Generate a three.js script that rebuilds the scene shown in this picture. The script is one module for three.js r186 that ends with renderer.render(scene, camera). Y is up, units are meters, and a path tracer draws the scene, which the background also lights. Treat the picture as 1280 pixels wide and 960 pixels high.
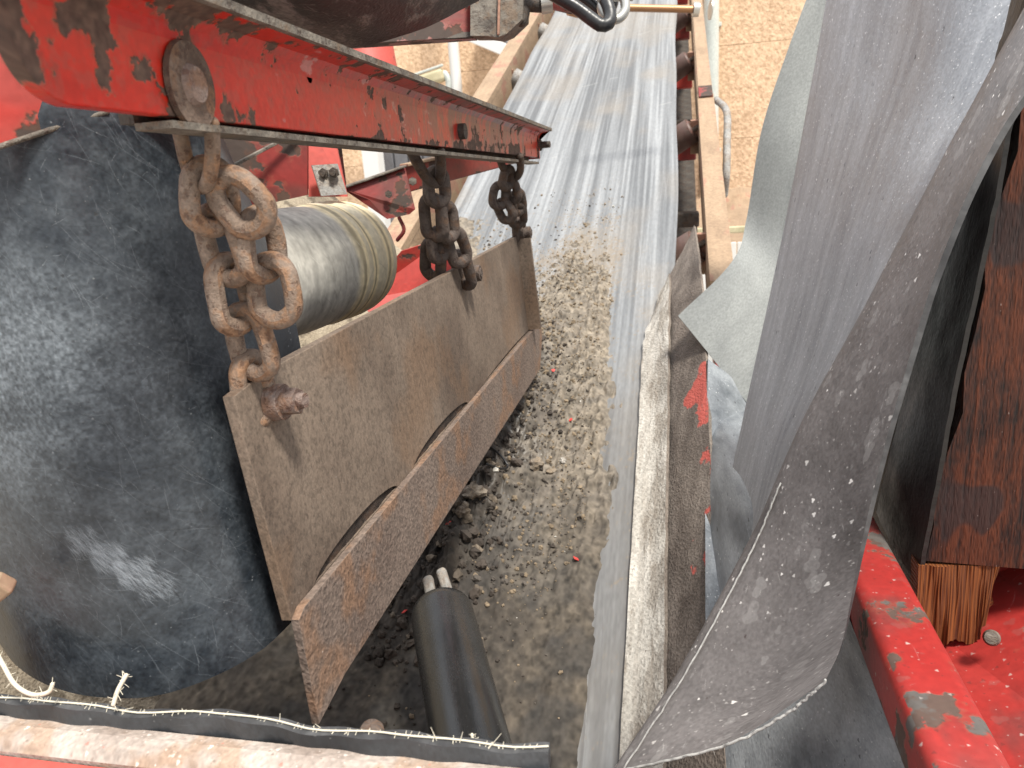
import * as THREE from 'three';
import { mergeGeometries, mergeVertices } from 'three/addons/utils/BufferGeometryUtils.js';
import { RoundedBoxGeometry } from 'three/addons/geometries/RoundedBoxGeometry.js';

// ------------------------------------------------------------------ camera, sky, sun, exposure
const scene = new THREE.Scene();
const EYE = new THREE.Vector3(0, 2.4, 0);
const AHEAD = new THREE.Vector3(-0.2157, -0.2745, -0.941).normalize();
const DOWN = new THREE.Vector3(-0.0105, -0.959, 0.269);
DOWN.addScaledVector(AHEAD, -DOWN.dot(AHEAD)).normalize();
const RIGHT = new THREE.Vector3().crossVectors(AHEAD, DOWN.clone().negate()).normalize();
const camera = new THREE.PerspectiveCamera(53.0, 4 / 3, 0.02, 400);
camera.position.copy(EYE);
camera.up.copy(DOWN).negate();
camera.lookAt(EYE.clone().add(AHEAD));
camera.focus = 0.85;
camera.userData.fStop = 13;
scene.add(camera);

const EXPOSURE = 1.74;
const SUN_FROM = new THREE.Vector3(0.34, 0.86, 0.26).normalize();
{ // an overcast sky: bright cloud, brighter high up and round the veiled sun
  const w = 256, h = 128, d = new Float32Array(w * h * 4);
  for (let j = 0; j < h; j++) for (let i = 0; i < w; i++) {
    const el = ((j + 0.5) / h - 0.5) * Math.PI, az = ((i + 0.5) / w) * 2 * Math.PI;
    const s = Math.max(0, Math.sin(el));
    const cl = 1 + 0.10 * Math.sin(az * 3 + 2 * Math.sin(el * 5)) * Math.cos(el) + 0.06 * Math.sin(az * 7 + el * 9) * Math.cos(el);
    const L = (0.35 + 0.58 * s) * cl * (el < 0 ? 0.6 : 1), k = (j * w + i) * 4;
    d[k] = L * 0.97; d[k + 1] = L * 1.0; d[k + 2] = L * 1.06; d[k + 3] = 1;
  }
  const sky = new THREE.DataTexture(d, w, h, THREE.RGBAFormat, THREE.FloatType);
  sky.mapping = THREE.EquirectangularReflectionMapping; sky.magFilter = THREE.LinearFilter; sky.minFilter = THREE.LinearFilter; sky.needsUpdate = true;
  scene.background = sky; scene.environment = sky;
}
const sun = new THREE.DirectionalLight(new THREE.Color(1, 0.95, 0.86), 3.3);
sun.position.copy(EYE).addScaledVector(SUN_FROM, 20); sun.target.position.set(-0.3, 1.8, -1.2);
sun.castShadow = true; sun.shadow.radius = 20; sun.shadow.mapSize.set(2048, 2048);
Object.assign(sun.shadow.camera, { left: -9, right: 9, top: 9, bottom: -9, near: 0.1, far: 60 });
scene.add(sun, sun.target);
const renderer = new THREE.WebGLRenderer({ antialias: true });
renderer.shadowMap.enabled = true; renderer.shadowMap.type = THREE.PCFSoftShadowMap;
renderer.toneMapping = THREE.LinearToneMapping; renderer.toneMappingExposure = EXPOSURE;

// ------------------------------------------------------------------ helpers
const V = (x, y, z) => new THREE.Vector3(x, y, z);
const mix = (a, b, t) => a + (b - a) * t;
const clamp = (x, a = 0, b = 1) => Math.min(b, Math.max(a, x));
const step = (a, b, x) => { const t = clamp((x - a) / (b - a)); return t * t * (3 - 2 * t); };
let seed = 7;
function rnd() { seed = (seed + 0x6d2b79f5) | 0; let t = Math.imul(seed ^ (seed >>> 15), 1 | seed); t = (t + Math.imul(t ^ (t >>> 7), 61 | t)) ^ t; return ((t ^ (t >>> 14)) >>> 0) / 4294967296; }
const rr = (a, b) => a + (b - a) * rnd();
// survey of the photograph (1280 x 960): the line of sight through one of its points, and where that line meets a plane
const ray = (px, py) => AHEAD.clone().addScaledVector(RIGHT, (px - 640) / 962).addScaledVector(DOWN, (py - 480) / 962);
const at = (px, py, depth) => EYE.clone().addScaledVector(ray(px, py), depth);
const onX = (px, py, x) => { const r = ray(px, py); return EYE.clone().addScaledVector(r, (x - EYE.x) / r.x); };
const onY = (px, py, y) => { const r = ray(px, py); return EYE.clone().addScaledVector(r, (y - EYE.y) / r.y); };
const onZ = (px, py, z) => { const r = ray(px, py); return EYE.clone().addScaledVector(r, (z - EYE.z) / r.z); };
// the main belt: a plane climbing away at 21 degrees.  s = metres away, h = height over the belt
const BELT_Y = EYE.y - 1.18, BELT_K = 0.386, BA = Math.atan(BELT_K);
const belt = (x, h, s) => V(x, BELT_Y + BELT_K * s + h * Math.cos(BA), -s + h * Math.sin(BA));
const onBelt = (px, py) => { const r = ray(px, py); const t = (BELT_Y - EYE.y) / (r.y + BELT_K * r.z); return EYE.clone().addScaledVector(r, t); };

const taken = {};
function numbered(name) { if (!(name in taken)) { taken[name] = 0; return name; } taken[name]++; return name + '_' + String(taken[name]).padStart(3, '0'); }
function thing(name, label, category, group) {
  const o = new THREE.Group(); o.name = numbered(name); scene.add(o);
  o.userData = { label, category }; if (group) o.userData.group = group;
  return o;
}
function part(name, geo, mat, parent, label) {
  const m = new THREE.Mesh(geo, mat); m.name = name; m.castShadow = m.receiveShadow = true; parent.add(m);
  if (label) m.userData.label = label;
  return m;
}
function single(name, geo, mat, label, category, group) { // a thing that is one mesh
  const m = part(numbered(name), geo, mat, scene); m.userData = { label, category }; if (group) m.userData.group = group;
  geo.computeBoundingBox(); const c = geo.boundingBox.getCenter(V(0, 0, 0)); c.y = geo.boundingBox.min.y;
  geo.translate(-c.x, -c.y, -c.z); m.position.copy(c); return m;
}
function struct(name, geo, mat) { const m = part(numbered(name), geo, mat, scene); m.userData.kind = 'structure'; return m; }
function settle(o) { // move a thing's origin to its base
  const b = new THREE.Box3().setFromObject(o), c = b.getCenter(V(0, 0, 0)); c.y = b.min.y;
  for (const k of o.children) k.position.sub(c);
  o.position.copy(c); return o;
}
// uv in metres, projected along the main axis of every face
function boxUV(g) {
  const n = g.index ? g.toNonIndexed() : g, p = n.attributes.position, uv = new Float32Array(p.count * 2);
  const a = V(), b = V(), c = V(), e = V(), f = V();
  for (let i = 0; i < p.count; i += 3) {
    a.fromBufferAttribute(p, i); b.fromBufferAttribute(p, i + 1); c.fromBufferAttribute(p, i + 2);
    e.subVectors(b, a).cross(f.subVectors(c, a)); const x = Math.abs(e.x), y = Math.abs(e.y), z = Math.abs(e.z);
    [a, b, c].forEach((q, k) => { const o = (i + k) * 2; if (x >= y && x >= z) { uv[o] = -q.z; uv[o + 1] = q.y; } else if (y >= z) { uv[o] = -q.z; uv[o + 1] = q.x; } else { uv[o] = q.x; uv[o + 1] = q.y; } });
  }
  n.setAttribute('uv', new THREE.BufferAttribute(uv, 2)); return n;
}
// a box between two cross-sections: four corners near, four corners far
function hull(A, B) { // closed prism between polygons A and B with the same number of corners
  const n = A.length, pos = [], tri = (p, q, r) => pos.push(...p.toArray(), ...q.toArray(), ...r.toArray());
  for (let i = 0; i < n; i++) { const j = (i + 1) % n; tri(A[i], B[i], B[j]); tri(A[i], B[j], A[j]); }
  for (let i = 1; i < n - 1; i++) { tri(A[0], A[i], A[i + 1]); tri(B[0], B[i + 1], B[i]); }
  const g = new THREE.BufferGeometry(); g.setAttribute('position', new THREE.Float32BufferAttribute(pos, 3));
  // outward orientation
  g.computeVertexNormals(); const c = V(); A.concat(B).forEach((p) => c.add(p)); c.multiplyScalar(1 / (2 * n));
  let s = 0; const P = g.attributes.position, N = g.attributes.normal, q = V(), m = V();
  for (let i = 0; i < P.count; i++) { q.fromBufferAttribute(P, i).sub(c); m.fromBufferAttribute(N, i); s += Math.sign(q.dot(m)); }
  if (s < 0) { const a = P.array; for (let i = 0; i < a.length; i += 9) for (let k = 0; k < 3; k++) { const t = a[i + 3 + k]; a[i + 3 + k] = a[i + 6 + k]; a[i + 6 + k] = t; } g.computeVertexNormals(); }
  return boxUV(g);
}
// a slab: polygon of points (nearly planar) given thickness along a direction
function slab(pts, dir) { return hull(pts, pts.map((p) => p.clone().add(dir))); }
function rbox(w, h, d, r, pos, rot) {
  const g = new RoundedBoxGeometry(w, h, d, 2, r); const m = new THREE.Matrix4().makeRotationFromEuler(new THREE.Euler(...(rot || [0, 0, 0]))); m.setPosition(pos.x, pos.y, pos.z);
  return boxUV(g.applyMatrix4(m));
}
// rounded bar between two points with a section w x h; up fixes the roll
function bar(a, b, w, h, r = 0.004, up = V(0, 1, 0)) {
  const L = a.distanceTo(b), z = b.clone().sub(a).normalize(), x = V().crossVectors(up, z).normalize(), y = V().crossVectors(z, x);
  const g = boxUV(new RoundedBoxGeometry(w, h, L, 2, Math.min(r, w / 2.1, h / 2.1)));
  return g.applyMatrix4(new THREE.Matrix4().makeBasis(x, y, z).setPosition(a.clone().add(b).multiplyScalar(0.5)));
}
function cyl(a, b, r1, r2 = r1, seg = 32, open = false) {
  const L = a.distanceTo(b), y = b.clone().sub(a).normalize(), t = Math.abs(y.y) > 0.9 ? V(1, 0, 0) : V(0, 1, 0), x = V().crossVectors(t, y).normalize(), z = V().crossVectors(x, y);
  const g = new THREE.CylinderGeometry(r2, r1, L, seg, 1, open), uv = g.attributes.uv;
  for (let i = 0; i < uv.count; i++) uv.setXY(i, uv.getX(i) * 2 * Math.PI * r1, uv.getY(i) * L);
  return g.applyMatrix4(new THREE.Matrix4().makeBasis(x, y, z).setPosition(a.clone().add(b).multiplyScalar(0.5)));
}
function lathe(profile, a, b, seg = 48) { // profile [[radius, distance along a->b]]
  const y = b.clone().sub(a).normalize(), t = Math.abs(y.y) > 0.9 ? V(1, 0, 0) : V(0, 1, 0), x = V().crossVectors(t, y).normalize(), z = V().crossVectors(x, y);
  const g = new THREE.LatheGeometry(profile.map(([r, d]) => new THREE.Vector2(r, d)), seg), uv = g.attributes.uv, p = g.attributes.position;
  for (let i = 0; i < uv.count; i++) uv.setXY(i, uv.getX(i), p.getY(i));
  return g.applyMatrix4(new THREE.Matrix4().makeBasis(x, y, z).setPosition(a));
}
function tube(pts, r, seg = 24, rad = 10, closed = false) {
  const c = new THREE.CatmullRomCurve3(pts, closed, 'centripetal'), g = new THREE.TubeGeometry(c, seg, r, rad, closed), uv = g.attributes.uv, L = c.getLength();
  for (let i = 0; i < uv.count; i++) uv.setXY(i, uv.getX(i) * L, uv.getY(i) * 2 * Math.PI * r);
  if (closed) return g;
  const caps = [0, 1].map((t) => { const q = c.getPoint(t); return boxUV(new THREE.SphereGeometry(r * 0.98, rad, 6).translate(q.x, q.y, q.z)); });
  return mergeGeometries([g.toNonIndexed(), ...caps]);
}
function cat(p0, p1, p2, p3, t) {
  const f = (a, b, c, d) => 0.5 * (2 * b + (c - a) * t + (2 * a - 5 * b + 4 * c - d) * t * t + (3 * b - a - 3 * c + d) * t * t * t);
  return V(f(p0.x, p1.x, p2.x, p3.x), f(p0.y, p1.y, p2.y, p3.y), f(p0.z, p1.z, p2.z, p3.z));
}
function along(pts, t) {
  const n = pts.length - 1, k = Math.min(n - 1, Math.floor(t * n)), f = t * n - k, P = (i) => i < 0 ? pts[0].clone().multiplyScalar(2).sub(pts[1]) : i > n ? pts[n].clone().multiplyScalar(2).sub(pts[n - 1]) : pts[i];
  return cat(P(k - 1), P(k), P(k + 1), P(k + 2), f);
}
// a thick bent sheet through a grid of points (rows down, columns across); returns its faces and its cut edge
function sheet(rows, nu, nv, thick, wave) {
  const C = []; for (let j = 0; j <= nv; j++) { const col = rows[0].map((_, i) => along(rows.map((r) => r[i]), j / nv)); C.push(Array.from({ length: nu + 1 }, (_, i) => along(col, i / nu))); }
  const N = C.map((r, j) => r.map((p, i) => { const a = C[j][Math.min(nu, i + 1)].clone().sub(C[j][Math.max(0, i - 1)]), b = C[Math.min(nv, j + 1)][i].clone().sub(C[Math.max(0, j - 1)][i]); return a.cross(b).normalize(); }));
  if (wave) for (let j = 0; j <= nv; j++) for (let i = 0; i <= nu; i++) C[j][i].addScaledVector(N[j][i], wave(i / nu, j / nv));
  const U = [], W = []; let su = 0, sv = 0; const mj = nv >> 1, mi = nu >> 1;
  for (let i = 0; i <= nu; i++) { if (i) su += C[mj][i].distanceTo(C[mj][i - 1]); U.push(su); }
  for (let j = 0; j <= nv; j++) { if (j) sv += C[j][mi].distanceTo(C[j - 1][mi]); W.push(sv); }
  const pos = [], uv = [], idx = [], M = (nu + 1) * (nv + 1);
  for (const s of [0.5, -0.5]) for (let j = 0; j <= nv; j++) for (let i = 0; i <= nu; i++) { const p = C[j][i].clone().addScaledVector(N[j][i], s * thick); pos.push(p.x, p.y, p.z); uv.push(U[i], -W[j]); }
  for (let j = 0; j < nv; j++) for (let i = 0; i < nu; i++) { const a = j * (nu + 1) + i, b = a + 1, c = a + nu + 1, d = c + 1; idx.push(a, b, d, a, d, c, M + a, M + d, M + b, M + a, M + c, M + d); }
  const face = new THREE.BufferGeometry(); face.setAttribute('position', new THREE.Float32BufferAttribute(pos, 3)); face.setAttribute('uv', new THREE.Float32BufferAttribute(uv, 2)); face.setIndex(idx); face.computeVertexNormals();
  const rim = []; for (let i = 0; i <= nu; i++) rim.push([0, i]); for (let j = 1; j <= nv; j++) rim.push([j, nu]); for (let i = nu - 1; i >= 0; i--) rim.push([nv, i]); for (let j = nv - 1; j >= 1; j--) rim.push([j, 0]);
  const ep = [], eu = [], ei = []; let L = 0;
  for (let k = 0; k <= rim.length; k++) { const [j, i] = rim[k % rim.length], p = C[j][i]; if (k) { const [a, b] = rim[k - 1]; L += C[a][b].distanceTo(p); } for (const s of [0.5, 0, -0.5]) { const q = p.clone().addScaledVector(N[j][i], s * thick); ep.push(q.x, q.y, q.z); eu.push(L, s * thick); } }
  for (let k = 0; k < rim.length; k++) for (let m = 0; m < 2; m++) { const a = k * 3 + m, b = a + 1, c = a + 3, d = a + 4; ei.push(a, b, d, a, d, c); }
  const edge = new THREE.BufferGeometry(); edge.setAttribute('position', new THREE.Float32BufferAttribute(ep, 3)); edge.setAttribute('uv', new THREE.Float32BufferAttribute(eu, 2)); edge.setIndex(ei); edge.computeVertexNormals();
  return { face, edge };
}
function hexBolt(base, dir, r, h, stub = 0) { // hexagon head and optional thread end
  const d = dir.clone().normalize(), a = [cyl(base, base.clone().addScaledVector(d, h), r, r * 0.97, 6)];
  if (stub) a.push(cyl(base.clone().addScaledVector(d, h), base.clone().addScaledVector(d, h + stub), r * 0.58, r * 0.54, 16));
  return mergeGeometries(a.map((g) => g.toNonIndexed()));
}
// stones
function rock(r, k = 1, det = 1) {
  const g = mergeVertices(new THREE.IcosahedronGeometry(r, det).deleteAttribute('normal').deleteAttribute('uv')), p = g.attributes.position, s = [rr(0.7, 1.3), rr(0.5, 0.9), rr(0.7, 1.2)];
  for (let i = 0; i < p.count; i++) { const f = 1 + rr(-0.22, 0.22) * k; p.setXYZ(i, p.getX(i) * s[0] * f, p.getY(i) * s[1] * f, p.getZ(i) * s[2] * f); }
  const n = g.toNonIndexed(); n.computeVertexNormals(); return boxUV(n);
}

// ------------------------------------------------------------------ noise and textures
const TAB = new Float32Array(4096); { let s = 12345; for (let i = 0; i < 4096; i++) { s = (Math.imul(s, 1664525) + 1013904223) | 0; TAB[i] = ((s >>> 8) & 0xffff) / 65535; } }
const hsh = (x, y, k) => TAB[(Math.imul(x, 73) + Math.imul(y, 179) + Math.imul(x ^ (y << 3), 31) + k * 977) & 4095];
function noise(x, y, px, py, k) { // periodic value noise 0..1
  const xi = Math.floor(x), yi = Math.floor(y); let fx = x - xi, fy = y - yi; fx = fx * fx * (3 - 2 * fx); fy = fy * fy * (3 - 2 * fy);
  const x0 = ((xi % px) + px) % px, x1 = (x0 + 1) % px, y0 = ((yi % py) + py) % py, y1 = (y0 + 1) % py;
  const a = hsh(x0, y0, k), b = hsh(x1, y0, k), c = hsh(x0, y1, k), d = hsh(x1, y1, k);
  return a + (b - a) * fx + (c - a) * fy + (a - b - c + d) * fx * fy;
}
function fbm(u, v, fu, fv, oct, k = 0, gain = 0.5) { let s = 0, a = 0.5, t = 0; for (let o = 0; o < oct; o++) { s += a * noise(u * fu, v * fv, fu, fv, k + o * 7); t += a; a *= gain; fu *= 2; fv *= 2; } return s / t; }
const enc = (x) => { x = clamp(x); return 255 * (x <= 0.0031308 ? x * 12.92 : 1.055 * Math.pow(x, 1 / 2.4) - 0.055); };
// fn(u, v, o) fills o = [r, g, b (linear), roughness, bump]; su x sv = size in metres of one repeat; strokes = list of scratches drawn into it
function mat(w, h, su, sv, fn, { tone = 1, ...props } = {}, strokes) {
  const c = new Uint8Array(w * h * 4), r = new Uint8Array(w * h * 4), o = [0, 0, 0, 0.5, 0.5], buf = new Float32Array(w * h * 5);
  for (let j = 0; j < h; j++) for (let i = 0; i < w; i++) { fn((i + 0.5) / w, (j + 0.5) / h, o); buf.set(o, (j * w + i) * 5); }
  if (strokes) strokes(buf, w, h);
  for (let k = 0; k < w * h; k++) { const q = k * 5, p = k * 4; c[p] = enc(buf[q] * tone); c[p + 1] = enc(buf[q + 1] * tone); c[p + 2] = enc(buf[q + 2] * tone); c[p + 3] = 255; r[p] = 255 * clamp(buf[q + 4]); r[p + 1] = 255 * clamp(buf[q + 3]); r[p + 2] = 0; r[p + 3] = 255; }
  const T = (d, cs) => { const t = new THREE.DataTexture(d, w, h, THREE.RGBAFormat); t.wrapS = t.wrapT = THREE.RepeatWrapping; t.repeat.set(1 / su, 1 / sv); t.magFilter = THREE.LinearFilter; t.minFilter = THREE.LinearMipmapLinearFilter; t.generateMipmaps = true; if (cs) t.colorSpace = THREE.SRGBColorSpace; t.needsUpdate = true; return t; };
  const surf = T(r);
  return new THREE.MeshPhysicalMaterial({ map: T(c, true), roughnessMap: surf, bumpMap: surf, roughness: 1, metalness: 0, side: THREE.DoubleSide, ...props });
}
function scratch(buf, w, h, n, len, col, alpha, ang, spread, wid = 0.7, seedShift = 0, area = null, rough = null) { // fine wavering marks
  for (let s = 0; s < n; s++) {
    let x = area ? mix(area[0], area[2], rnd()) * w : rnd() * w, y = area ? mix(area[1], area[3], rnd()) * h : rnd() * h, a = ang + rr(-spread, spread); const L = len * rr(0.25, 1) * w, bend = rr(-0.6, 0.6) / Math.max(20, L), al = alpha * rr(0.3, 1);
    for (let t = 0; t < L; t++) {
      x += Math.cos(a); y += Math.sin(a); a += bend; const f = al * Math.sin(Math.PI * (t + 0.5) / L) * rr(0.5, 1);
      for (let dy = -1; dy <= 1; dy++) for (let dx = -1; dx <= 1; dx++) {
        const X = ((Math.floor(x) + dx) % w + w) % w, Y = ((Math.floor(y) + dy) % h + h) % h, q = (Y * w + X) * 5, g = f * Math.max(0, 1 - Math.hypot(dx, dy) / (wid + 0.35));
        for (let c = 0; c < 3; c++) buf[q + c] = mix(buf[q + c], col[c], g);
        if (rough !== null) buf[q + 3] = mix(buf[q + 3], rough, g);
        buf[q + 4] -= g * 0.15;
      }
    }
  }
}
function dots(buf, w, h, n, r0, r1, col, alpha, bump = 0.2, stretch = 1) {
  for (let s = 0; s < n; s++) {
    const x = rnd() * w, y = rnd() * h, r = mix(r0, r1, Math.pow(rnd(), 3)), R = Math.ceil(r * stretch) + 1, al = alpha * rr(0.4, 1), wob = rr(0, 6);
    for (let dy = -R; dy <= R; dy++) for (let dx = -R; dx <= R; dx++) {
      const an = Math.atan2(dy, dx), g = al * clamp((r * (1 + 0.25 * Math.sin(an * 3 + wob)) - Math.hypot(dx, dy / stretch)) + 0.5); if (g <= 0) continue;
      const X = ((Math.floor(x) + dx) % w + w) % w, Y = ((Math.floor(y) + dy) % h + h) % h, q = (Y * w + X) * 5;
      for (let c = 0; c < 3; c++) buf[q + c] = mix(buf[q + c], col[c], g);
      buf[q + 4] += bump * g; buf[q + 3] = mix(buf[q + 3], 0.75, g);
    }
  }
}
const put = (o, a, b, t) => { for (let c = 0; c < 3; c++) o[c] = mix(a[c], b[c], t); };
const over = (o, b, t) => { for (let c = 0; c < 3; c++) o[c] = mix(o[c], b[c], t); };

const M = {};
M.rustPlate = mat(1024, 1024, 0.6, 0.6, (u, v, o) => {
  const big = fbm(u, v, 4, 4, 4, 1), str = fbm(u, v, 50, 9, 4, 2, 0.7), fine = fbm(u, v, 170, 140, 3, 3, 0.8), or = step(0.5, 0.72, fbm(u, v, 7, 5, 4, 4));
  put(o, [0.145, 0.103, 0.076], [0.29, 0.222, 0.168], clamp(0.5 + (big - 0.5) * 2.2)); over(o, [0.25, 0.135, 0.065], or * 0.4);
  const k = 0.84 + 0.25 * (str - 0.5) + 1.0 * (fine - 0.5); o[0] *= k; o[1] *= k; o[2] *= k;
  if (fine > 0.70) over(o, [0.06, 0.04, 0.03], 0.5 * step(0.70, 0.8, fine));
  o[3] = 0.68 + 0.2 * fine; o[4] = 0.45 + 0.4 * (fine - 0.5) + 0.25 * (fbm(u, v, 40, 40, 3, 6) - 0.5);
}, { bumpScale: 0.0012, tone: 0.85 }, (b, w, h) => { dots(b, w, h, 900, 0.5, 2.4, [0.07, 0.045, 0.035], 0.6, -0.2, 1.8); dots(b, w, h, 500, 0.5, 1.6, [0.42, 0.37, 0.32], 0.5); scratch(b, w, h, 60, 0.12, [0.1, 0.07, 0.06], 0.5, Math.PI / 2, 0.2); });
M.rustLip = mat(768, 768, 0.4, 0.4, (u, v, o) => {
  const big = fbm(u, v, 5, 5, 4, 11), fine = fbm(u, v, 130, 130, 2, 13), or = step(0.52, 0.75, fbm(u, v, 9, 9, 4, 14));
  put(o, [0.14, 0.098, 0.078], [0.24, 0.185, 0.15], big); over(o, [0.30, 0.15, 0.07], or * 0.45); const k = 0.5 + 1.0 * fine; o[0] *= k; o[1] *= k; o[2] *= k;
  o[3] = 0.75; o[4] = 0.5 + 0.7 * (fine - 0.5);
}, { bumpScale: 0.0014, tone: 0.88 }, (b, w, h) => { dots(b, w, h, 260, 0.6, 2, [0.6, 0.55, 0.5], 0.5); dots(b, w, h, 700, 0.6, 2.4, [0.06, 0.035, 0.03], 0.6, -0.2); });
function chainMat(a, b, or, k0, tone = 0.8) {
  return mat(512, 512, 0.09, 0.09, (u, v, o) => {
    const big = fbm(u, v, 4, 4, 4, k0), fine = fbm(u, v, 40, 40, 3, k0 + 1, 0.8), r = step(0.48, 0.68, fbm(u, v, 5, 5, 6, k0 + 2, 0.65)), d = step(0.54, 0.70, fbm(u, v, 14, 14, 6, k0 + 3, 0.7));
    put(o, a, b, clamp(0.5 + (big - 0.5) * 2)); over(o, or, r * 0.65); over(o, [a[0] * 0.62, a[1] * 0.42, a[2] * 0.38], d * 0.6); const k = 0.6 + 0.8 * fine; o[0] *= k; o[1] *= k; o[2] *= k;
    o[3] = 0.62 + 0.3 * fine; o[4] = 0.35 * fine + 0.35 * big - 0.2 * d + 0.2;
  }, { bumpScale: 0.0022, tone });
}
M.chain = chainMat([0.15, 0.097, 0.066], [0.32, 0.243, 0.19], [0.33, 0.165, 0.075], 21);
M.chainDark = chainMat([0.075, 0.055, 0.045], [0.15, 0.115, 0.095], [0.14, 0.075, 0.04], 31);
M.rustDisc = chainMat([0.10, 0.062, 0.045], [0.23, 0.165, 0.125], [0.24, 0.115, 0.055], 26);
M.rustBolt = chainMat([0.25, 0.15, 0.11], [0.42, 0.33, 0.29], [0.34, 0.17, 0.09], 36, 0.62);
M.wornEdge = chainMat([0.10, 0.085, 0.07], [0.26, 0.23, 0.19], [0.20, 0.13, 0.08], 41);
M.steelDark = chainMat([0.05, 0.042, 0.036], [0.11, 0.095, 0.08], [0.12, 0.07, 0.04], 46);
M.steelGrey = chainMat([0.28, 0.27, 0.25], [0.45, 0.44, 0.42], [0.34, 0.28, 0.22], 51);
function paint(red, chipAmount, k0, opts = {}) { // worn red paint, chipped to rusty steel
  return mat(640, 640, opts.size || 0.5, opts.size || 0.5, (u, v, o) => {
    const big = fbm(u, v, 4, 4, 4, k0), c = fbm(u, v, 9, 9, 7, k0 + 3, 0.58), f = fbm(u, v, 90, 90, 2, k0 + 5), chip = step(chipAmount, chipAmount + 0.025, c), halo = step(chipAmount - 0.03, chipAmount, c);
    put(o, red, [red[0] * 1.15, red[1] + 0.03, red[2] + 0.025], big); over(o, opts.dull || [0.3, 0.1, 0.085], (opts.dirt || 0.2) * step(0.45, 0.7, fbm(u, v, 6, 12, 4, k0 + 8)));
    over(o, [0.34, 0.10, 0.06], halo * 0.35); over(o, opts.chip || [0.075, 0.052, 0.042], chip); over(o, [0.12, 0.06, 0.04], chip * step(0.5, 0.6, fbm(u, v, 24, 24, 4, k0 + 9, 0.6)) * 0.7); const k = 0.86 + 0.28 * f; o[0] *= k; o[1] *= k; o[2] *= k;
    o[3] = mix(0.44 + 0.2 * big, 0.85, chip); o[4] = 0.7 - 0.4 * chip + 0.15 * (f - 0.5) + 0.15 * (fbm(u, v, 20, 20, 2, k0 + 1) - 0.5);
  }, { bumpScale: 0.0009, tone: opts.tone || 0.78 }, opts.marks);
}
M.red = paint([0.50, 0.035, 0.025], 0.68, 61, { dirt: 0.35 });
M.redOld = paint([0.27, 0.022, 0.018], 0.54, 71, { dirt: 0.55, dull: [0.10, 0.055, 0.045] });
M.redRail = paint([0.40, 0.018, 0.015], 0.63, 81, { dirt: 0.6, dull: [0.16, 0.05, 0.045], chip: [0.13, 0.115, 0.105], marks: (b, w, h) => { dots(b, w, h, 520, 0.6, 2.6, [0.62, 0.55, 0.5], 0.8); dots(b, w, h, 1300, 0.5, 2.6, [0.11, 0.025, 0.02], 0.6, -0.1); dots(b, w, h, 200, 1.5, 7, [0.30, 0.16, 0.14], 0.3, 0.05, 1.5); scratch(b, w, h, 60, 0.06, [0.6, 0.3, 0.28], 0.5, 1.2, 1.5); } });
M.pinkRed = paint([0.55, 0.075, 0.055], 0.8, 91, { dirt: 0.1 });
// the angle beam has its own wear: u runs along it from z = -0.3, v up its height
M.redBeam = mat(2048, 256, 1.6, 0.2, (u, v, o) => {
  const s = u * 1.6, y = v * 0.2, w = fbm(u, v, 72, 9, 6, 101, 0.6), f = fbm(u, v, 400, 50, 2, 103), big = fbm(u, v, 14, 3, 4, 105);
  put(o, [0.58, 0.014, 0.007], [0.70, 0.04, 0.018], big); over(o, [0.20, 0.075, 0.062], 0.85 * step(0.6, 1.1, s) * step(0.36, 0.6, fbm(u, v, 90, 5, 5, 107, 0.65)));
  over(o, [0.62, 0.36, 0.34], 0.6 * step(0.66, 0.74, fbm(u, v, 50, 9, 6, 109, 0.65)) * step(0.55, 0.62, s) * (1 - step(1.1, 1.3, s)));
  let m = 0.68 - 0.34 * Math.exp(-Math.pow((s - 0.338) / 0.008, 2)) - 0.05 * Math.exp(-Math.pow((s - 0.365) / 0.02, 2)) - 0.26 * Math.exp(-Math.pow((s - 0.395) / 0.009, 2)) - 0.25 * Math.exp(-Math.pow((s - 0.478) / 0.026, 2)) - 0.22 * step(0.062, 0.054, y) * step(0.43, 0.46, s) - 0.07 * step(0.118, 0.13, y) - 0.10 * Math.exp(-Math.pow((s - 1.22) / 0.04, 2)) - 0.1 * Math.exp(-Math.pow((s - 0.80) / 0.03, 2)) - 0.1 * Math.exp(-Math.pow((s - 1.5) / 0.06, 2));
  const chip = step(m, m + 0.02, w), gr = fbm(u, v, 200, 25, 5, 111, 0.7); over(o, [0.30, 0.12, 0.09], 0.25 * step(0.5, 0.64, gr)); over(o, [0.20, 0.05, 0.03], 0.45 * step(m - 0.10, m, w) * step(0.42, 0.6, gr)); over(o, [0.45, 0.14, 0.07], step(m - 0.02, m, w) * 0.4); put(o, o.slice(), [mix(0.06, 0.17, f), mix(0.042, 0.115, f), mix(0.034, 0.085, f)], chip * 0.96); const k = 0.86 + 0.28 * f; o[0] *= k; o[1] *= k; o[2] *= k;
  o[3] = mix(0.34, 0.85, chip); o[4] = 0.7 - 0.45 * chip + 0.12 * (f - 0.5);
}, { bumpScale: 0.001, tone: 0.8 }, (b, w, h) => { scratch(b, w, h, 140, 0.02, [0.12, 0.05, 0.04], 0.5, 0, 3); dots(b, w, h, 300, 0.6, 2, [0.14, 0.07, 0.05], 0.7, -0.2); });
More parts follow.
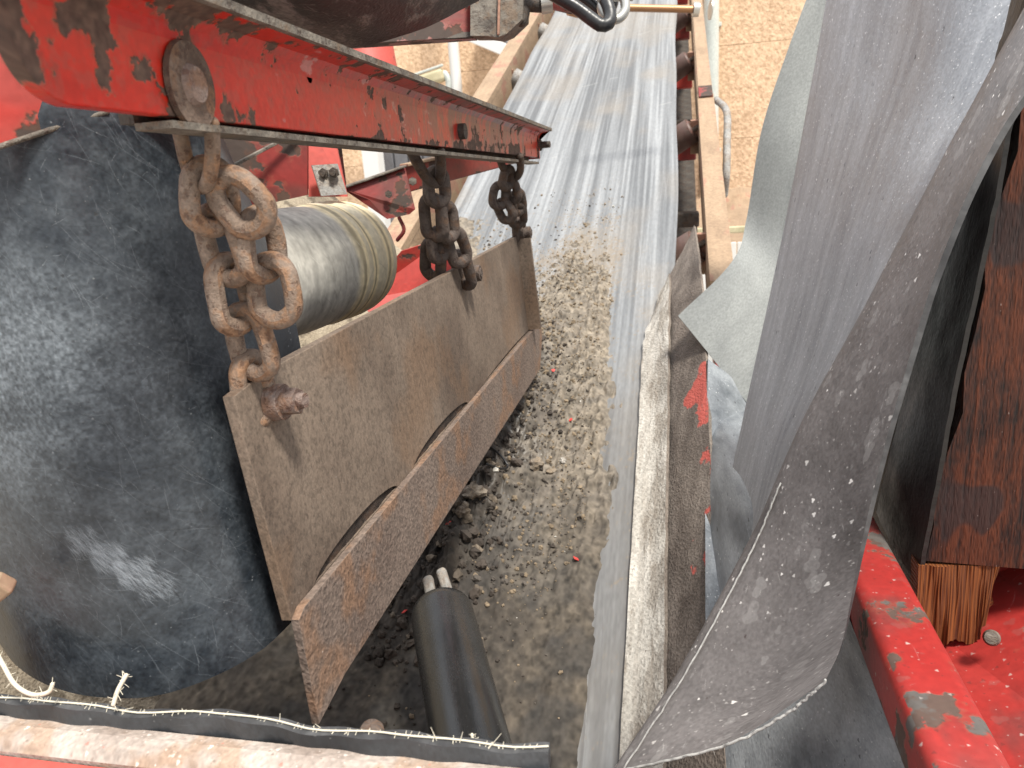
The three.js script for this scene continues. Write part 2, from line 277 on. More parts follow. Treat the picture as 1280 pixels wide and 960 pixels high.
// rubber of the left curtain: dust, plus a soft patch of light painted in
M.rubberLeft = mat(1536, 1024, 0.75, 0.5, (u, v, o) => {
  const a = fbm(u, v, 5, 4, 7, 111, 0.72), b = fbm(u, v, 40, 27, 5, 113, 0.7), f = fbm(u, v, 320, 214, 2, 115), litPatch = Math.exp(-Math.pow((u - 0.50) / 0.17, 2) - Math.pow((v - 0.53) / 0.15, 2)), dustAndLight = clamp(0.25 + (a - 0.5) * 0.45 + (b - 0.5) * 0.58 + litPatch * (0.36 + 0.45 * (a - 0.4)) * (0.5 + f));
  put(o, [0.018, 0.0235, 0.031], [0.29, 0.328, 0.362], dustAndLight * dustAndLight * 0.6 + dustAndLight * 0.4); const k = 0.6 + 0.8 * f; o[0] *= k; o[1] *= k; o[2] *= k;
  o[3] = 0.27 + 0.26 * dustAndLight; o[4] = 0.5 + 0.3 * (b - 0.5) + 0.2 * (f - 0.5);
}, { bumpScale: 0.0008, tone: 0.72 }, (b, w, h) => {
  scratch(b, w, h, 1100, 0.05, [0.34, 0.37, 0.40], 0.36, -0.95, 0.8, 0.42); scratch(b, w, h, 500, 0.02, [0.36, 0.39, 0.42], 0.45, 0.6, 1.2, 0.42); scratch(b, w, h, 260, 0.14, [0.32, 0.35, 0.38], 0.36, -0.9, 0.35, 0.45);
  scratch(b, w, h, 420, 0.09, [0.008, 0.009, 0.011], 0.6, -0.9, 0.5, 0.5); scratch(b, w, h, 30, 0.12, [0.012, 0.013, 0.016], 0.9, -0.6, 0.5, 1.0); dots(b, w, h, 1600, 0.5, 1.4, [0.4, 0.42, 0.43], 0.6); dots(b, w, h, 500, 0.8, 3, [0.010, 0.010, 0.012], 0.6, -0.2);
  for (const [cx, cy, n] of [[0.535, 0.275, 300], [0.555, 0.245, 420], [0.575, 0.215, 460], [0.59, 0.185, 260]]) scratch(b, w, h, n, 0.022, [0.50, 0.55, 0.60], 0.24, -0.98, 0.14, 0.6, 0, [cx - 0.024, cy - 0.012, cx + 0.006, cy + 0.03]);
  scratch(b, w, h, 26, 0.03, [0.02, 0.022, 0.026], 0.9, -1.1, 0.15, 0.9, 0, [0.56, 0.17, 0.60, 0.23]);
});
function rubber(a, c, k0, o2 = {}) { // pale dusty rubber with a lengthwise grain
  const S = o2.size || 0.5;
  return mat(o2.marks ? 768 : 320, o2.marks ? 768 : 320, S, S, (u, v, o) => {
    const g = fbm(u, v, o2.gu || 70, o2.gv || 5, 4, k0), b = fbm(u, v, 5, 4, 7, k0 + 3, 0.62), f = fbm(u, v, 220, 150, 2, k0 + 5);
    put(o, a, c, clamp(0.5 + (g - 0.5) * (o2.grain || 1.2) + (b - 0.5) * 1.1)); const k = 0.78 + 0.44 * f; o[0] *= k; o[1] *= k; o[2] *= k;
    o[3] = (o2.rough || 0.5) + 0.25 * (b - 0.5) + 0.15 * (f - 0.5); o[4] = 0.5 + 0.4 * (g - 0.5) + 0.3 * (f - 0.5);
  }, { bumpScale: o2.bump || 0.0008, tone: o2.tone }, o2.marks);
}
M.flapPale = rubber([0.25, 0.262, 0.255], [0.37, 0.385, 0.37], 121, { gu: 14, gv: 4, tone: 0.82, rough: 0.6, grain: 0.8, bump: 0.0004, marks: (b, w, h) => { scratch(b, w, h, 90, 0.06, [0.14, 0.14, 0.14], 0.5, -0.9, 0.7); dots(b, w, h, 160, 0.6, 2.4, [0.12, 0.12, 0.12], 0.6, -0.2); } });
M.flapMid = rubber([0.15, 0.16, 0.178], [0.33, 0.342, 0.36], 131, { rough: 0.42, gu: 46, gv: 4, tone: 1.35, grain: 0.75, bump: 0.0005, marks: (b, w, h) => { for (let k = 0; k < 3; k++) dots(b, w, h, 1100, 0.5, 1.9, [0.75, 0.75, 0.74], 0.65, 0.3); dots(b, w, h, 160, 0.6, 2.6, [0.03, 0.03, 0.03], 0.7, -0.3, 2); scratch(b, w, h, 240, 0.08, [0.36, 0.37, 0.38], 0.35, 1.57, 0.1); scratch(b, w, h, 30, 0.05, [0.03, 0.03, 0.03], 0.7, 1.57, 0.3); } });
M.flapFront = rubber([0.042, 0.0385, 0.038], [0.122, 0.113, 0.111], 141, { gu: 7, gv: 6, tone: 1.75, rough: 0.46, grain: 0.8, marks: (b, w, h) => { dots(b, w, h, 420, 0.6, 3.4, [0.62, 0.6, 0.57], 0.75, 0.3, 1.3); dots(b, w, h, 1800, 0.5, 2, [0.4, 0.38, 0.36], 0.45, 0.2); dots(b, w, h, 220, 2, 11, [0.3, 0.29, 0.28], 0.22, 0.1, 2.2); dots(b, w, h, 260, 2, 9, [0.035, 0.032, 0.031], 0.3, -0.1, 1.8); scratch(b, w, h, 160, 0.03, [0.5, 0.48, 0.46], 0.45, 1.9, 0.15); dots(b, w, h, 30, 1, 4, [0.03, 0.018, 0.016], 0.8, -0.3, 2); } });
M.flapSlate = rubber([0.06, 0.067, 0.074], [0.23, 0.244, 0.255], 151, { gu: 9, gv: 9, tone: 2.0, rough: 0.5, marks: (b, w, h) => { dots(b, w, h, 900, 0.5, 1.8, [0.55, 0.55, 0.54], 0.6); dots(b, w, h, 400, 0.8, 3, [0.015, 0.015, 0.017], 0.7, -0.2, 1.6); scratch(b, w, h, 90, 0.07, [0.4, 0.42, 0.44], 0.5, 2.4, 0.8); } });
M.lipRubber = rubber([0.02, 0.022, 0.025], [0.075, 0.08, 0.087], 156, { gu: 9, gv: 9, rough: 0.5, marks: (b, w, h) => { dots(b, w, h, 500, 0.5, 1.8, [0.4, 0.4, 0.39], 0.6); scratch(b, w, h, 160, 0.07, [0.2, 0.21, 0.22], 0.5, 0, 0.5); } });
M.cutEdge = rubber([0.26, 0.255, 0.245], [0.5, 0.49, 0.47], 161, { gu: 120, gv: 120, rough: 0.8, bump: 0.002 });
M.darkEdge = rubber([0.03, 0.03, 0.032], [0.09, 0.09, 0.092], 166, { gu: 60, gv: 60, rough: 0.7 });
M.dirtyRubber = mat(640, 640, 0.4, 0.4, (u, v, o) => {
  const a = fbm(u, v, 7, 5, 7, 171, 0.66), c = fbm(u, v, 16, 9, 6, 173, 0.7), f = fbm(u, v, 120, 120, 2, 175), m = step(0.50, 0.62, a * 0.6 + c * 0.4);
  put(o, [0.022, 0.020, 0.018], [0.065, 0.058, 0.052], c); over(o, [0.27, 0.245, 0.215], m * (0.3 + 0.9 * (f - 0.1))); o[3] = mix(0.55, 0.9, m); o[4] = 0.4 + 0.4 * m * c + 0.2 * f;
}, { bumpScale: 0.003, tone: 0.85 }, (b, w, h) => { scratch(b, w, h, 500, 0.05, [0.36, 0.33, 0.3], 0.45, 2.3, 0.7, 0.9); });
M.black = rubber([0.006, 0.006, 0.006], [0.022, 0.02, 0.019], 176, { rough: 0.42, marks: (b, w, h) => { dots(b, w, h, 160, 0.5, 1.4, [0.2, 0.19, 0.17], 0.5); } });
M.hose = rubber([0.012, 0.012, 0.013], [0.03, 0.03, 0.032], 181, { gu: 20, gv: 20, rough: 0.38 });
M.pipe = rubber([0.032, 0.034, 0.036], [0.062, 0.064, 0.067], 186, { gu: 6, gv: 14, tone: 0.32, rough: 0.24, bump: 0.0003, marks: (b, w, h) => { scratch(b, w, h, 120, 0.05, [0.25, 0.25, 0.25], 0.5, 0.4, 1.0); dots(b, w, h, 260, 0.5, 1.7, [0.32, 0.3, 0.27], 0.6); } });
// the belt: u across its 0.81 m, v along
M.belt = mat(768, 2048, 0.81, 8, (u, v, o) => {
  const s1 = fbm(u, v, 90, 11, 3, 191), s2 = fbm(u, v, 22, 6, 3, 193), big = fbm(u, v, 3, 20, 4, 195), f = fbm(u, v, 200, 600, 2, 197), m = v * 8, gr = fbm(u, v, 110, 1100, 3, 198, 0.8) * 0.7 + fbm(u, v, 14, 140, 4, 199, 0.6) * 0.3;
  put(o, [0.135, 0.142, 0.149], [0.36, 0.372, 0.382], clamp(0.5 + (s1 - 0.5) * 1.3 + (s2 - 0.5) * 1.5)); over(o, [0.31, 0.27, 0.22], 0.5 * step(0.46, 0.7, big)); over(o, [0.13, 0.122, 0.115], 0.6 * step(0.42, 0.62, s2) * (1 - step(1.4, 2.0, m))); over(o, [0.27, 0.222, 0.168], 0.85 * step(0.47, 0.66, gr + 0.2 * (big - 0.4) - 0.16 * step(2.1, 3.0, m) - 0.22 * step(0.76, 0.84, u) + 0.06 * step(0.35, 0.6, u)) * (1 - step(2.5, 3.2, m))); const k = 0.85 + 0.3 * f; o[0] *= k; o[1] *= k; o[2] *= k;
  o[3] = 0.40 + 0.2 * s1; o[4] = 0.5 + 0.5 * (s1 - 0.5) + 0.5 * (s2 - 0.5);
}, { bumpScale: 0.0012, tone: 0.8 }, (b, w, h) => {
  for (let L = 0; L < 9; L++) { const y0 = (0.30 + L * 0.07 + rr(-0.03, 0.03)) * h, a = rnd(), len = rr(0.12, 0.4), ph = rnd() * 6; for (let x = 0; x < w * len; x++) { const X = Math.floor(a * w + x) % w, y = y0 + 6 * Math.sin(x * 0.02 + ph) + 0.06 * x; if (Math.sin(x * 0.05 + ph) < -0.3) continue; for (let d = -1; d <= 1; d++) { const q = ((((Math.floor(y) + d) % h + h) % h) * w + X) * 5, g = 0.8 * (1 - Math.abs(d) / 2); for (let c = 0; c < 3; c++) b[q + c] = mix(b[q + c], [0.62, 0.61, 0.58][c], g * 0.35); } } }
  scratch(b, w, h, 260, 0.25, [0.55, 0.56, 0.58], 0.5, Math.PI / 2, 0.02, 0.7); scratch(b, w, h, 160, 0.25, [0.13, 0.13, 0.14], 0.5, Math.PI / 2, 0.02, 0.7);
});
M.crust = mat(768, 768, 0.4, 0.4, (u, v, o) => {
  const a = fbm(u, v, 9, 5, 5, 201), f = fbm(u, v, 110, 110, 2, 203), b = step(0.50, 0.62, fbm(u, v, 16, 7, 6, 205, 0.7)) * 0.9 + 0.5 * step(0.55, 0.65, fbm(u, v, 50, 4, 3, 206));
  put(o, [0.24, 0.222, 0.195], [0.40, 0.38, 0.345], clamp(0.5 + (a - 0.5) * 1.6)); over(o, [0.15, 0.125, 0.10], b * 0.5); const k = 0.72 + 0.56 * f; o[0] *= k; o[1] *= k; o[2] *= k; o[3] = 0.85; o[4] = 0.5 + 0.5 * (f - 0.5) + 0.7 * (a - 0.5);
}, { bumpScale: 0.004, tone: 1.25 }, (b, w, h) => { dots(b, w, h, 320, 0.8, 4, [0.09, 0.07, 0.055], 0.7, -0.3); });
M.crustDark = mat(768, 768, 0.4, 0.4, (u, v, o) => {
  const a = fbm(u, v, 7, 5, 5, 211), f = fbm(u, v, 110, 110, 2, 213);
  put(o, [0.115, 0.09, 0.075], [0.26, 0.22, 0.185], a); const k = 0.65 + 0.7 * f; o[0] *= k; o[1] *= k; o[2] *= k; o[3] = 0.85; o[4] = 0.5 + 0.6 * (f - 0.5) + 0.5 * (a - 0.5);
}, { bumpScale: 0.003 });
M.crustPaint = mat(256, 2048, 0.13, 2.2, (u, v, o) => { // the outer strip: v runs back from its far end; remnants of red paint near the outer edge
  const W = (1 - v) * 2.2, a = fbm(u, v, 3, 40, 6, 216, 0.62), f = fbm(u, v, 50, 800, 2, 218), n = fbm(u, v, 2, 26, 6, 219, 0.55), zone = Math.exp(-Math.pow((W - 1.13) / 0.10, 2)) * step(0.3, 0.7, u) + Math.exp(-Math.pow((W - 0.86) / 0.12, 2)) * step(0.45, 0.8, u) + 0.5 * Math.exp(-Math.pow((W - 0.62) / 0.08, 2)) * step(0.6, 0.85, u) + step(1.72, 1.8, W);
  put(o, [0.105, 0.082, 0.068], [0.25, 0.21, 0.178], clamp(0.5 + (a - 0.5) * 1.6)); const k = 0.6 + 0.8 * f; o[0] *= k; o[1] *= k; o[2] *= k; over(o, [0.58, 0.12, 0.095], step(0.56, 0.60, n + 0.30 * (zone - 0.55))); o[3] = 0.85; o[4] = 0.5 + 0.6 * (f - 0.5) + 0.5 * (a - 0.5);
}, { tone: 0.8, bumpScale: 0.003 });
M.sand = mat(768, 768, 0.35, 0.35, (u, v, o) => {
  const a = fbm(u, v, 7, 7, 5, 221), f = fbm(u, v, 120, 120, 2, 223), d = step(0.52, 0.66, fbm(u, v, 11, 11, 4, 225));
  put(o, [0.26, 0.205, 0.14], [0.45, 0.385, 0.285], a); over(o, [0.10, 0.075, 0.05], d * 0.7); const k = 0.65 + 0.7 * f; o[0] *= k; o[1] *= k; o[2] *= k; o[3] = 0.9; o[4] = 0.5 + 0.6 * (f - 0.5) + 0.6 * (a - 0.5);
}, { bumpScale: 0.004, tone: 0.85 });
M.wood = mat(768, 768, 0.22, 0.5, (u, v, o) => {
  const g = fbm(u, v, 60, 3, 3, 231), a = fbm(u, v, 4, 5, 6, 233, 0.6), r = 0.5 + 0.5 * Math.sin(u * 2 * Math.PI * 26 + 3 * fbm(u, v, 4, 3, 3, 235)), f = fbm(u, v, 160, 60, 2, 237), kn = step(0.7, 0.76, fbm(u, v, 6, 5, 2, 239));
  put(o, [0.014, 0.0055, 0.0045], [0.155, 0.038, 0.012], clamp(0.04 + (g - 0.42) * 1.2 + (a - 0.42) * 2.4 + r * 0.05 + (f - 0.5) * 0.7)); over(o, [0.035, 0.02, 0.02], kn * 0.8); const k = 0.75 + 0.5 * f; o[0] *= k; o[1] *= k; o[2] *= k; o[3] = 0.62 + 0.2 * g; o[4] = 0.5 + 0.6 * (g - 0.5) + 0.5 * (f - 0.5) + 0.05 * (r - 0.5);
}, { bumpScale: 0.0016, tone: 0.6 }, (b, w, h) => { dots(b, w, h, 120, 0.5, 2, [0.6, 0.5, 0.45], 0.6); });
M.woodFresh = mat(512, 512, 0.1, 0.12, (u, v, o) => {
  const g = fbm(u, v, 90, 4, 3, 241), r = Math.pow(0.5 + 0.5 * Math.sin(u * 2 * Math.PI * 22 + 4 * fbm(u, v, 8, 3, 2, 243)), 1.4);
  put(o, [0.05, 0.012, 0.006], [0.36, 0.115, 0.026], clamp(0.75 * g + 0.35 * r - 0.1)); o[3] = 0.6; o[4] = 0.3 + 0.4 * r + 0.3 * g;
}, { bumpScale: 0.0012, tone: 0.85 });
M.harl = mat(768, 768, 2.2, 2.2, (u, v, o) => {
  const f = fbm(u, v, 60, 60, 3, 251, 0.7), a = fbm(u, v, 5, 5, 3, 253); put(o, [0.38, 0.25, 0.155], [0.70, 0.51, 0.345], clamp(0.5 + (f - 0.5) * 1.5 + (a - 0.5) * 0.35)); o[3] = 0.95; o[4] = f;
}, { bumpScale: 0.01, tone: 1.25 });
M.tan = mat(512, 512, 0.6, 0.6, (u, v, o) => {
  const g = fbm(u, v, 8, 40, 3, 261), a = fbm(u, v, 5, 5, 4, 263), f = fbm(u, v, 100, 100, 2, 265); put(o, [0.24, 0.16, 0.10], [0.48, 0.34, 0.22], clamp(g * 0.4 + a * 0.6)); over(o, [0.35, 0.15, 0.11], 0.6 * step(0.52, 0.65, fbm(u, v, 4, 9, 4, 267))); const k = 0.8 + 0.4 * f; o[0] *= k; o[1] *= k; o[2] *= k; o[3] = 0.75; o[4] = f;
}, { bumpScale: 0.001, tone: 0.9 });
M.rollerBrown = paint([0.13, 0.062, 0.05], 0.7, 271, { dirt: 0.5, dull: [0.2, 0.15, 0.12] });
M.beltedDrum = mat(768, 512, 1, 0.57, (u, v, o) => { // v along the drum (near to far), u round it
  const l = v, s = fbm(u, v, 12, 60, 3, 281), a = fbm(u, v, 14, 9, 5, 283), f = fbm(u, v, 90, 130, 2, 285), y = step(0.76, 0.80, l + 0.04 * (a - 0.5)), band = 0.5 + 0.5 * Math.sin(l * 95 + 3 * fbm(u, v, 3, 30, 2, 287));
  put(o, [0.20, 0.192, 0.172], [0.46, 0.445, 0.40], clamp(0.5 + (s - 0.5) * 0.9 + (a - 0.5) * 1.1)); over(o, [0.55, 0.47, 0.30], y * (0.5 + 0.45 * step(0.3, 0.6, band))); over(o, [0.12, 0.10, 0.07], y * 0.7 * step(0.88, 1, band)); const k = 0.8 + 0.4 * f; o[0] *= k; o[1] *= k; o[2] *= k; o[3] = 0.6; o[4] = 0.5 + 0.3 * (s - 0.5) + 0.3 * (f - 0.5);
}, { bumpScale: 0.001, tone: 1.5 }, (b, w, h) => { scratch(b, w, h, 500, 0.05, [0.6, 0.58, 0.5], 0.4, 0.35, 0.35, 0.6); scratch(b, w, h, 300, 0.05, [0.06, 0.06, 0.055], 0.5, 0.3, 0.5, 0.8); });
M.crossTop = mat(1024, 256, 0.6, 0.15, (u, v, o) => {
  const a = fbm(u, v, 12, 3, 5, 291), f = fbm(u, v, 240, 60, 2, 293), b = fbm(u, v, 20, 5, 4, 295); put(o, [0.24, 0.185, 0.155], [0.48, 0.42, 0.37], clamp(0.5 + (a - 0.5) * 1.6)); over(o, [0.30, 0.17, 0.09], 0.5 * step(0.5, 0.66, b)); const k = 0.72 + 0.56 * f; o[0] *= k; o[1] *= k; o[2] *= k; o[3] = 0.6; o[4] = 0.5 + 0.5 * (f - 0.5) + 0.4 * (a - 0.5);
}, { bumpScale: 0.0012, tone: 1.1 }, (b, w, h) => { dots(b, w, h, 900, 0.6, 2.2, [0.8, 0.72, 0.66], 0.7); dots(b, w, h, 120, 0.7, 2.4, [0.55, 0.13, 0.09], 0.7); dots(b, w, h, 500, 0.6, 2, [0.12, 0.08, 0.06], 0.6, -0.2); });
M.fibre = new THREE.MeshStandardMaterial({ color: new THREE.Color().setRGB(0.62, 0.57, 0.46), roughness: 0.95 });
M.copper = new THREE.MeshStandardMaterial({ color: new THREE.Color().setRGB(0.45, 0.24, 0.12), roughness: 0.45, metalness: 0.5 });
M.zinc = new THREE.MeshStandardMaterial({ color: new THREE.Color().setRGB(0.55, 0.54, 0.50), roughness: 0.35, metalness: 0.7 });
M.white = new THREE.MeshStandardMaterial({ color: new THREE.Color().setRGB(0.72, 0.72, 0.70), roughness: 0.6 });
M.palePipe = rubber([0.48, 0.52, 0.49], [0.64, 0.66, 0.62], 301, { gu: 6, gv: 4, size: 2 });
M.ochre = rubber([0.40, 0.36, 0.22], [0.60, 0.54, 0.36], 306, { gu: 6, gv: 6, size: 1 });
M.greyPanel = rubber([0.13, 0.13, 0.14], [0.2, 0.2, 0.21], 311, { gu: 4, gv: 4, size: 3 });
M.bluePlastic = new THREE.MeshStandardMaterial({ color: new THREE.Color().setRGB(0.05, 0.13, 0.4), roughness: 0.5 });
M.stone = chainMat([0.16, 0.125, 0.095], [0.34, 0.285, 0.22], [0.26, 0.19, 0.12], 316);
M.stoneDark = chainMat([0.05, 0.038, 0.03], [0.13, 0.105, 0.085], [0.10, 0.07, 0.045], 321);
M.slotDirt = chainMat([0.018, 0.012, 0.009], [0.07, 0.048, 0.036], [0.07, 0.034, 0.016], 326);
M.flake = new THREE.MeshStandardMaterial({ color: new THREE.Color().setRGB(0.6, 0.06, 0.05), roughness: 0.6 });
M.yard = mat(512, 512, 6, 6, (u, v, o) => { const a = fbm(u, v, 5, 5, 4, 331), f = fbm(u, v, 90, 90, 2, 333); put(o, [0.30, 0.27, 0.235], [0.46, 0.425, 0.375], a * 0.6 + f * 0.4); o[3] = 0.95; o[4] = f; }, { bumpScale: 0.004 });
const solid = (m) => { const c = m.clone(); c.side = THREE.FrontSide; return c; };

// ------------------------------------------------------------------ the setting: yard, building
struct('ground', boxUV(new THREE.PlaneGeometry(300, 300).rotateX(-Math.PI / 2)), M.yard);
const WALL_Z = -13;
{
  const b = thing('harled_building', 'tan roughcast building across the yard behind the rising belt', 'building');
  // storeys of roughcast panels with recessed joints
  const xs = [-26, -9, 0.3, 14], ys = [0, 1.05, 2.55, 3.9, 6.2, 9];
  part('wall_core', hull([V(-26, 0, WALL_Z - 0.06), V(14, 0, WALL_Z - 0.06), V(14, 0, WALL_Z - 6), V(-26, 0, WALL_Z - 6)], [V(-26, 9, WALL_Z - 0.06), V(14, 9, WALL_Z - 0.06), V(14, 9, WALL_Z - 6), V(-26, 9, WALL_Z - 6)]), M.tan, b);
  for (let i = 0; i < xs.length - 1; i++) for (let j = 0; j < ys.length - 1; j++) {
    const w = xs[i + 1] - xs[i] - 0.008, h = ys[j + 1] - ys[j] - 0.004;
    part('wall_panel', rbox(w, h, 0.05, 0.008, V((xs[i] + xs[i + 1]) / 2, (ys[j] + ys[j + 1]) / 2, WALL_Z - 0.028)), M.harl, b);
  }
  part('roof_edge', bar(V(-26, 9.1, WALL_Z + 0.1), V(14, 9.1, WALL_Z + 0.1), 0.3, 0.2, 0.02), M.palePipe, b);
  settle(b);
}
{ // the pale downpipe right of the belt, with brackets
  const x = onZ(889, 60, WALL_Z + 0.12).x, p = thing('downpipe', 'pale grey downpipe on the wall right of the rising belt', 'downpipe');
  part('pipe', cyl(V(x, 1.6, WALL_Z + 0.14), V(x, 8.8, WALL_Z + 0.14), 0.11, 0.11, 24), M.palePipe, p);
  for (const y of [2.4, 4.2, 6]) part('bracket', rbox(0.3, 0.06, 0.1, 0.01, V(x, y, WALL_Z + 0.05)), M.palePipe, p);
  settle(p);
}
{ // the pale post seen through the gap, left
  const a = onZ(567, 60, WALL_Z + 0.5), p = thing('downpipe', 'pale downpipe seen through the gap above the red beam', 'downpipe');
  part('pipe', cyl(V(a.x, 2.0, a.z), V(a.x, 8.8, a.z), 0.085, 0.085, 20), M.white, p);
  part('shoe', cyl(V(a.x, 1.9, a.z), V(a.x, 2.15, a.z), 0.105, 0.105, 20), M.greyPanel, p);
  settle(p);
}
{ // lean-to gutter with its outlet bend
  const z = WALL_Z + 0.5, a = onZ(430, 136, z), c = onZ(556, 93, z), p = thing('gutter', 'greenish gutter sloping to the pale downpipe beyond the beam', 'gutter');
  part('trough', bar(a, c, 0.18, 0.2, 0.06), M.ochre, p);
  part('lip', bar(a.clone().add(V(0, 0.13, 0.05)), c.clone().add(V(0, 0.13, 0.05)), 0.05, 0.04, 0.015), M.palePipe, p);
  part('outlet', tube([c.clone(), c.clone().add(V(0.06, -0.1, 0)), c.clone().add(V(0.02, -0.35, 0)), c.clone().add(V(0.04, -0.7, 0))], 0.06, 16, 12), M.palePipe, p);
  settle(p);
}
{ // fascia with a dark strip above it
  const z = WALL_Z + 1.0, a = onZ(586, 44, z), c = onZ(648, 70, z), p = thing('lean_to_roof', 'white edged lean-to roof sloping down beside the belt', 'roof');
  part('fascia', bar(a, c, 0.06, 0.17, 0.01), M.white, p);
  part('roof_sheet', slab([a.clone().add(V(0, 0.1, -0.05)), c.clone().add(V(0, 0.1, -0.05)), c.clone().add(V(0, 0.35, -0.9)), a.clone().add(V(0, 0.35, -0.9))], V(0, 0.03, 0)), M.greyPanel, p);
  settle(p);
}
{ // yard things seen under the beam
  const q = thing('gate_post', 'white square post seen under the beam left of the red arm', 'post');
  part('post', hull([...[[455, 215], [474, 213]].map(([x, y]) => { const p = onZ(x, y, -9); return V(p.x, 0, -9); }), ...[[474, 213], [455, 215]].map(([x, y]) => { const p = onZ(x, y, -9); return V(p.x, 0, -9.2); })], [...[[455, 215], [474, 213]].map(([x, y]) => { const p = onZ(x, y, -9); return V(p.x, 2.9, -9); }), ...[[474, 213], [455, 215]].map(([x, y]) => { const p = onZ(x, y, -9); return V(p.x, 2.9, -9.2); })]), M.white, q);
  part('cap', rbox(0.26, 0.06, 0.26, 0.01, V(onZ(464.5, 214, -9).x, 2.92, -9.1)), M.white, q); settle(q);
  const a = onZ(476, 190, -9.4), c = onZ(548, 190, -9.4), d = thing('shed_door', 'dark grey door beside the white post under the beam', 'door');
  part('leaf', rbox(c.x - a.x, 2.1, 0.08, 0.01, V((a.x + c.x) / 2, 1.75, -9.4)), M.greyPanel, d);
  for (let k = 0; k < 4; k++) part('board', rbox((c.x - a.x) / 4 - 0.02, 2.0, 0.03, 0.008, V(a.x + (k + 0.5) * (c.x - a.x) / 4, 1.75, -9.345)), M.greyPanel, d); settle(d);
  const e = onZ(522, 272, -7.5), f = thing('storage_crate', 'small blue and dark crate on the yard under the red arm', 'crate');
  part('body', rbox(0.42, 0.42, 0.4, 0.02, V(e.x, e.y - 0.08, -7.5)), M.greyPanel, f); part('lid', rbox(0.45, 0.07, 0.43, 0.02, V(e.x, e.y + 0.16, -7.5)), M.bluePlastic, f);
  part('stand', rbox(0.4, e.y - 0.3, 0.38, 0.02, V(e.x, (e.y - 0.3) / 2, -7.5)), M.greyPanel, f); settle(f);
  const w = onZ(520, 300, -6.5), s = thing('pallet_stack', 'pale stacked boards on the yard beyond the drum', 'board stack');
  for (let k = 0; k < 6; k++) part('board', rbox(1.5, 0.04, 0.8, 0.006, V(w.x - 0.3 + 0.02 * (k % 2), w.y - 0.02 - k * 0.055, -6.5)), M.white, s);
  part('bearer', rbox(1.4, w.y - 0.35, 0.7, 0.02, V(w.x - 0.3, (w.y - 0.35) / 2, -6.5)), M.tan, s); settle(s);
}
{ // right of the conveyor: yellow rail, grey boards, a heap
  const z = -7.5, a = onZ(896, 288, z), c = onZ(990, 284, z), r = thing('guard_rail', 'yellowish guard rail low behind the conveyor on the right', 'guard rail');
  part('rail', bar(a.clone().add(V(-0.4, 0, 0)), c.clone().add(V(0.4, 0, 0)), 0.05, 0.06, 0.012), M.ochre, r);
  for (const x of [a.x + 0.28, c.x + 0.2]) part('post', cyl(V(x, 0, z), V(x, a.y, z), 0.03, 0.03, 12), M.steelGrey, r); settle(r);
  const p = thing('board_fence', 'pale board fence below the guard rail', 'fence');
  for (let k = 0; k < 9; k++) part('board', rbox(0.19, a.y - 0.15, 0.02, 0.005, V(a.x - 0.5 + k * 0.2, (a.y - 0.15) / 2, z - 0.3 - 0.004 * (k % 2))), M.white, p); settle(p);
  const hp = thing('tipped_heap', 'pale pinkish heap of rubble at the foot of the wall', 'heap'), g = new THREE.SphereGeometry(1, 40, 24).toNonIndexed ? new THREE.SphereGeometry(1, 48, 28) : null, q = g.attributes.position, o = onZ(925, 262, -11);
  for (let i = 0; i < q.count; i++) { const x = q.getX(i), y = q.getY(i), w = q.getZ(i), f = 1 + 0.22 * (fbm(x * 0.5 + 0.5, w * 0.5 + 0.5, 6, 6, 3, 5) - 0.5); q.setXYZ(i, o.x + x * 2.2 * f, Math.max(0, y) * (o.y + 0.15) * f, -11 + w * 1.2 * f); }
  g.computeVertexNormals(); part('heap', boxUV(g), M.tan, hp); settle(hp);
}

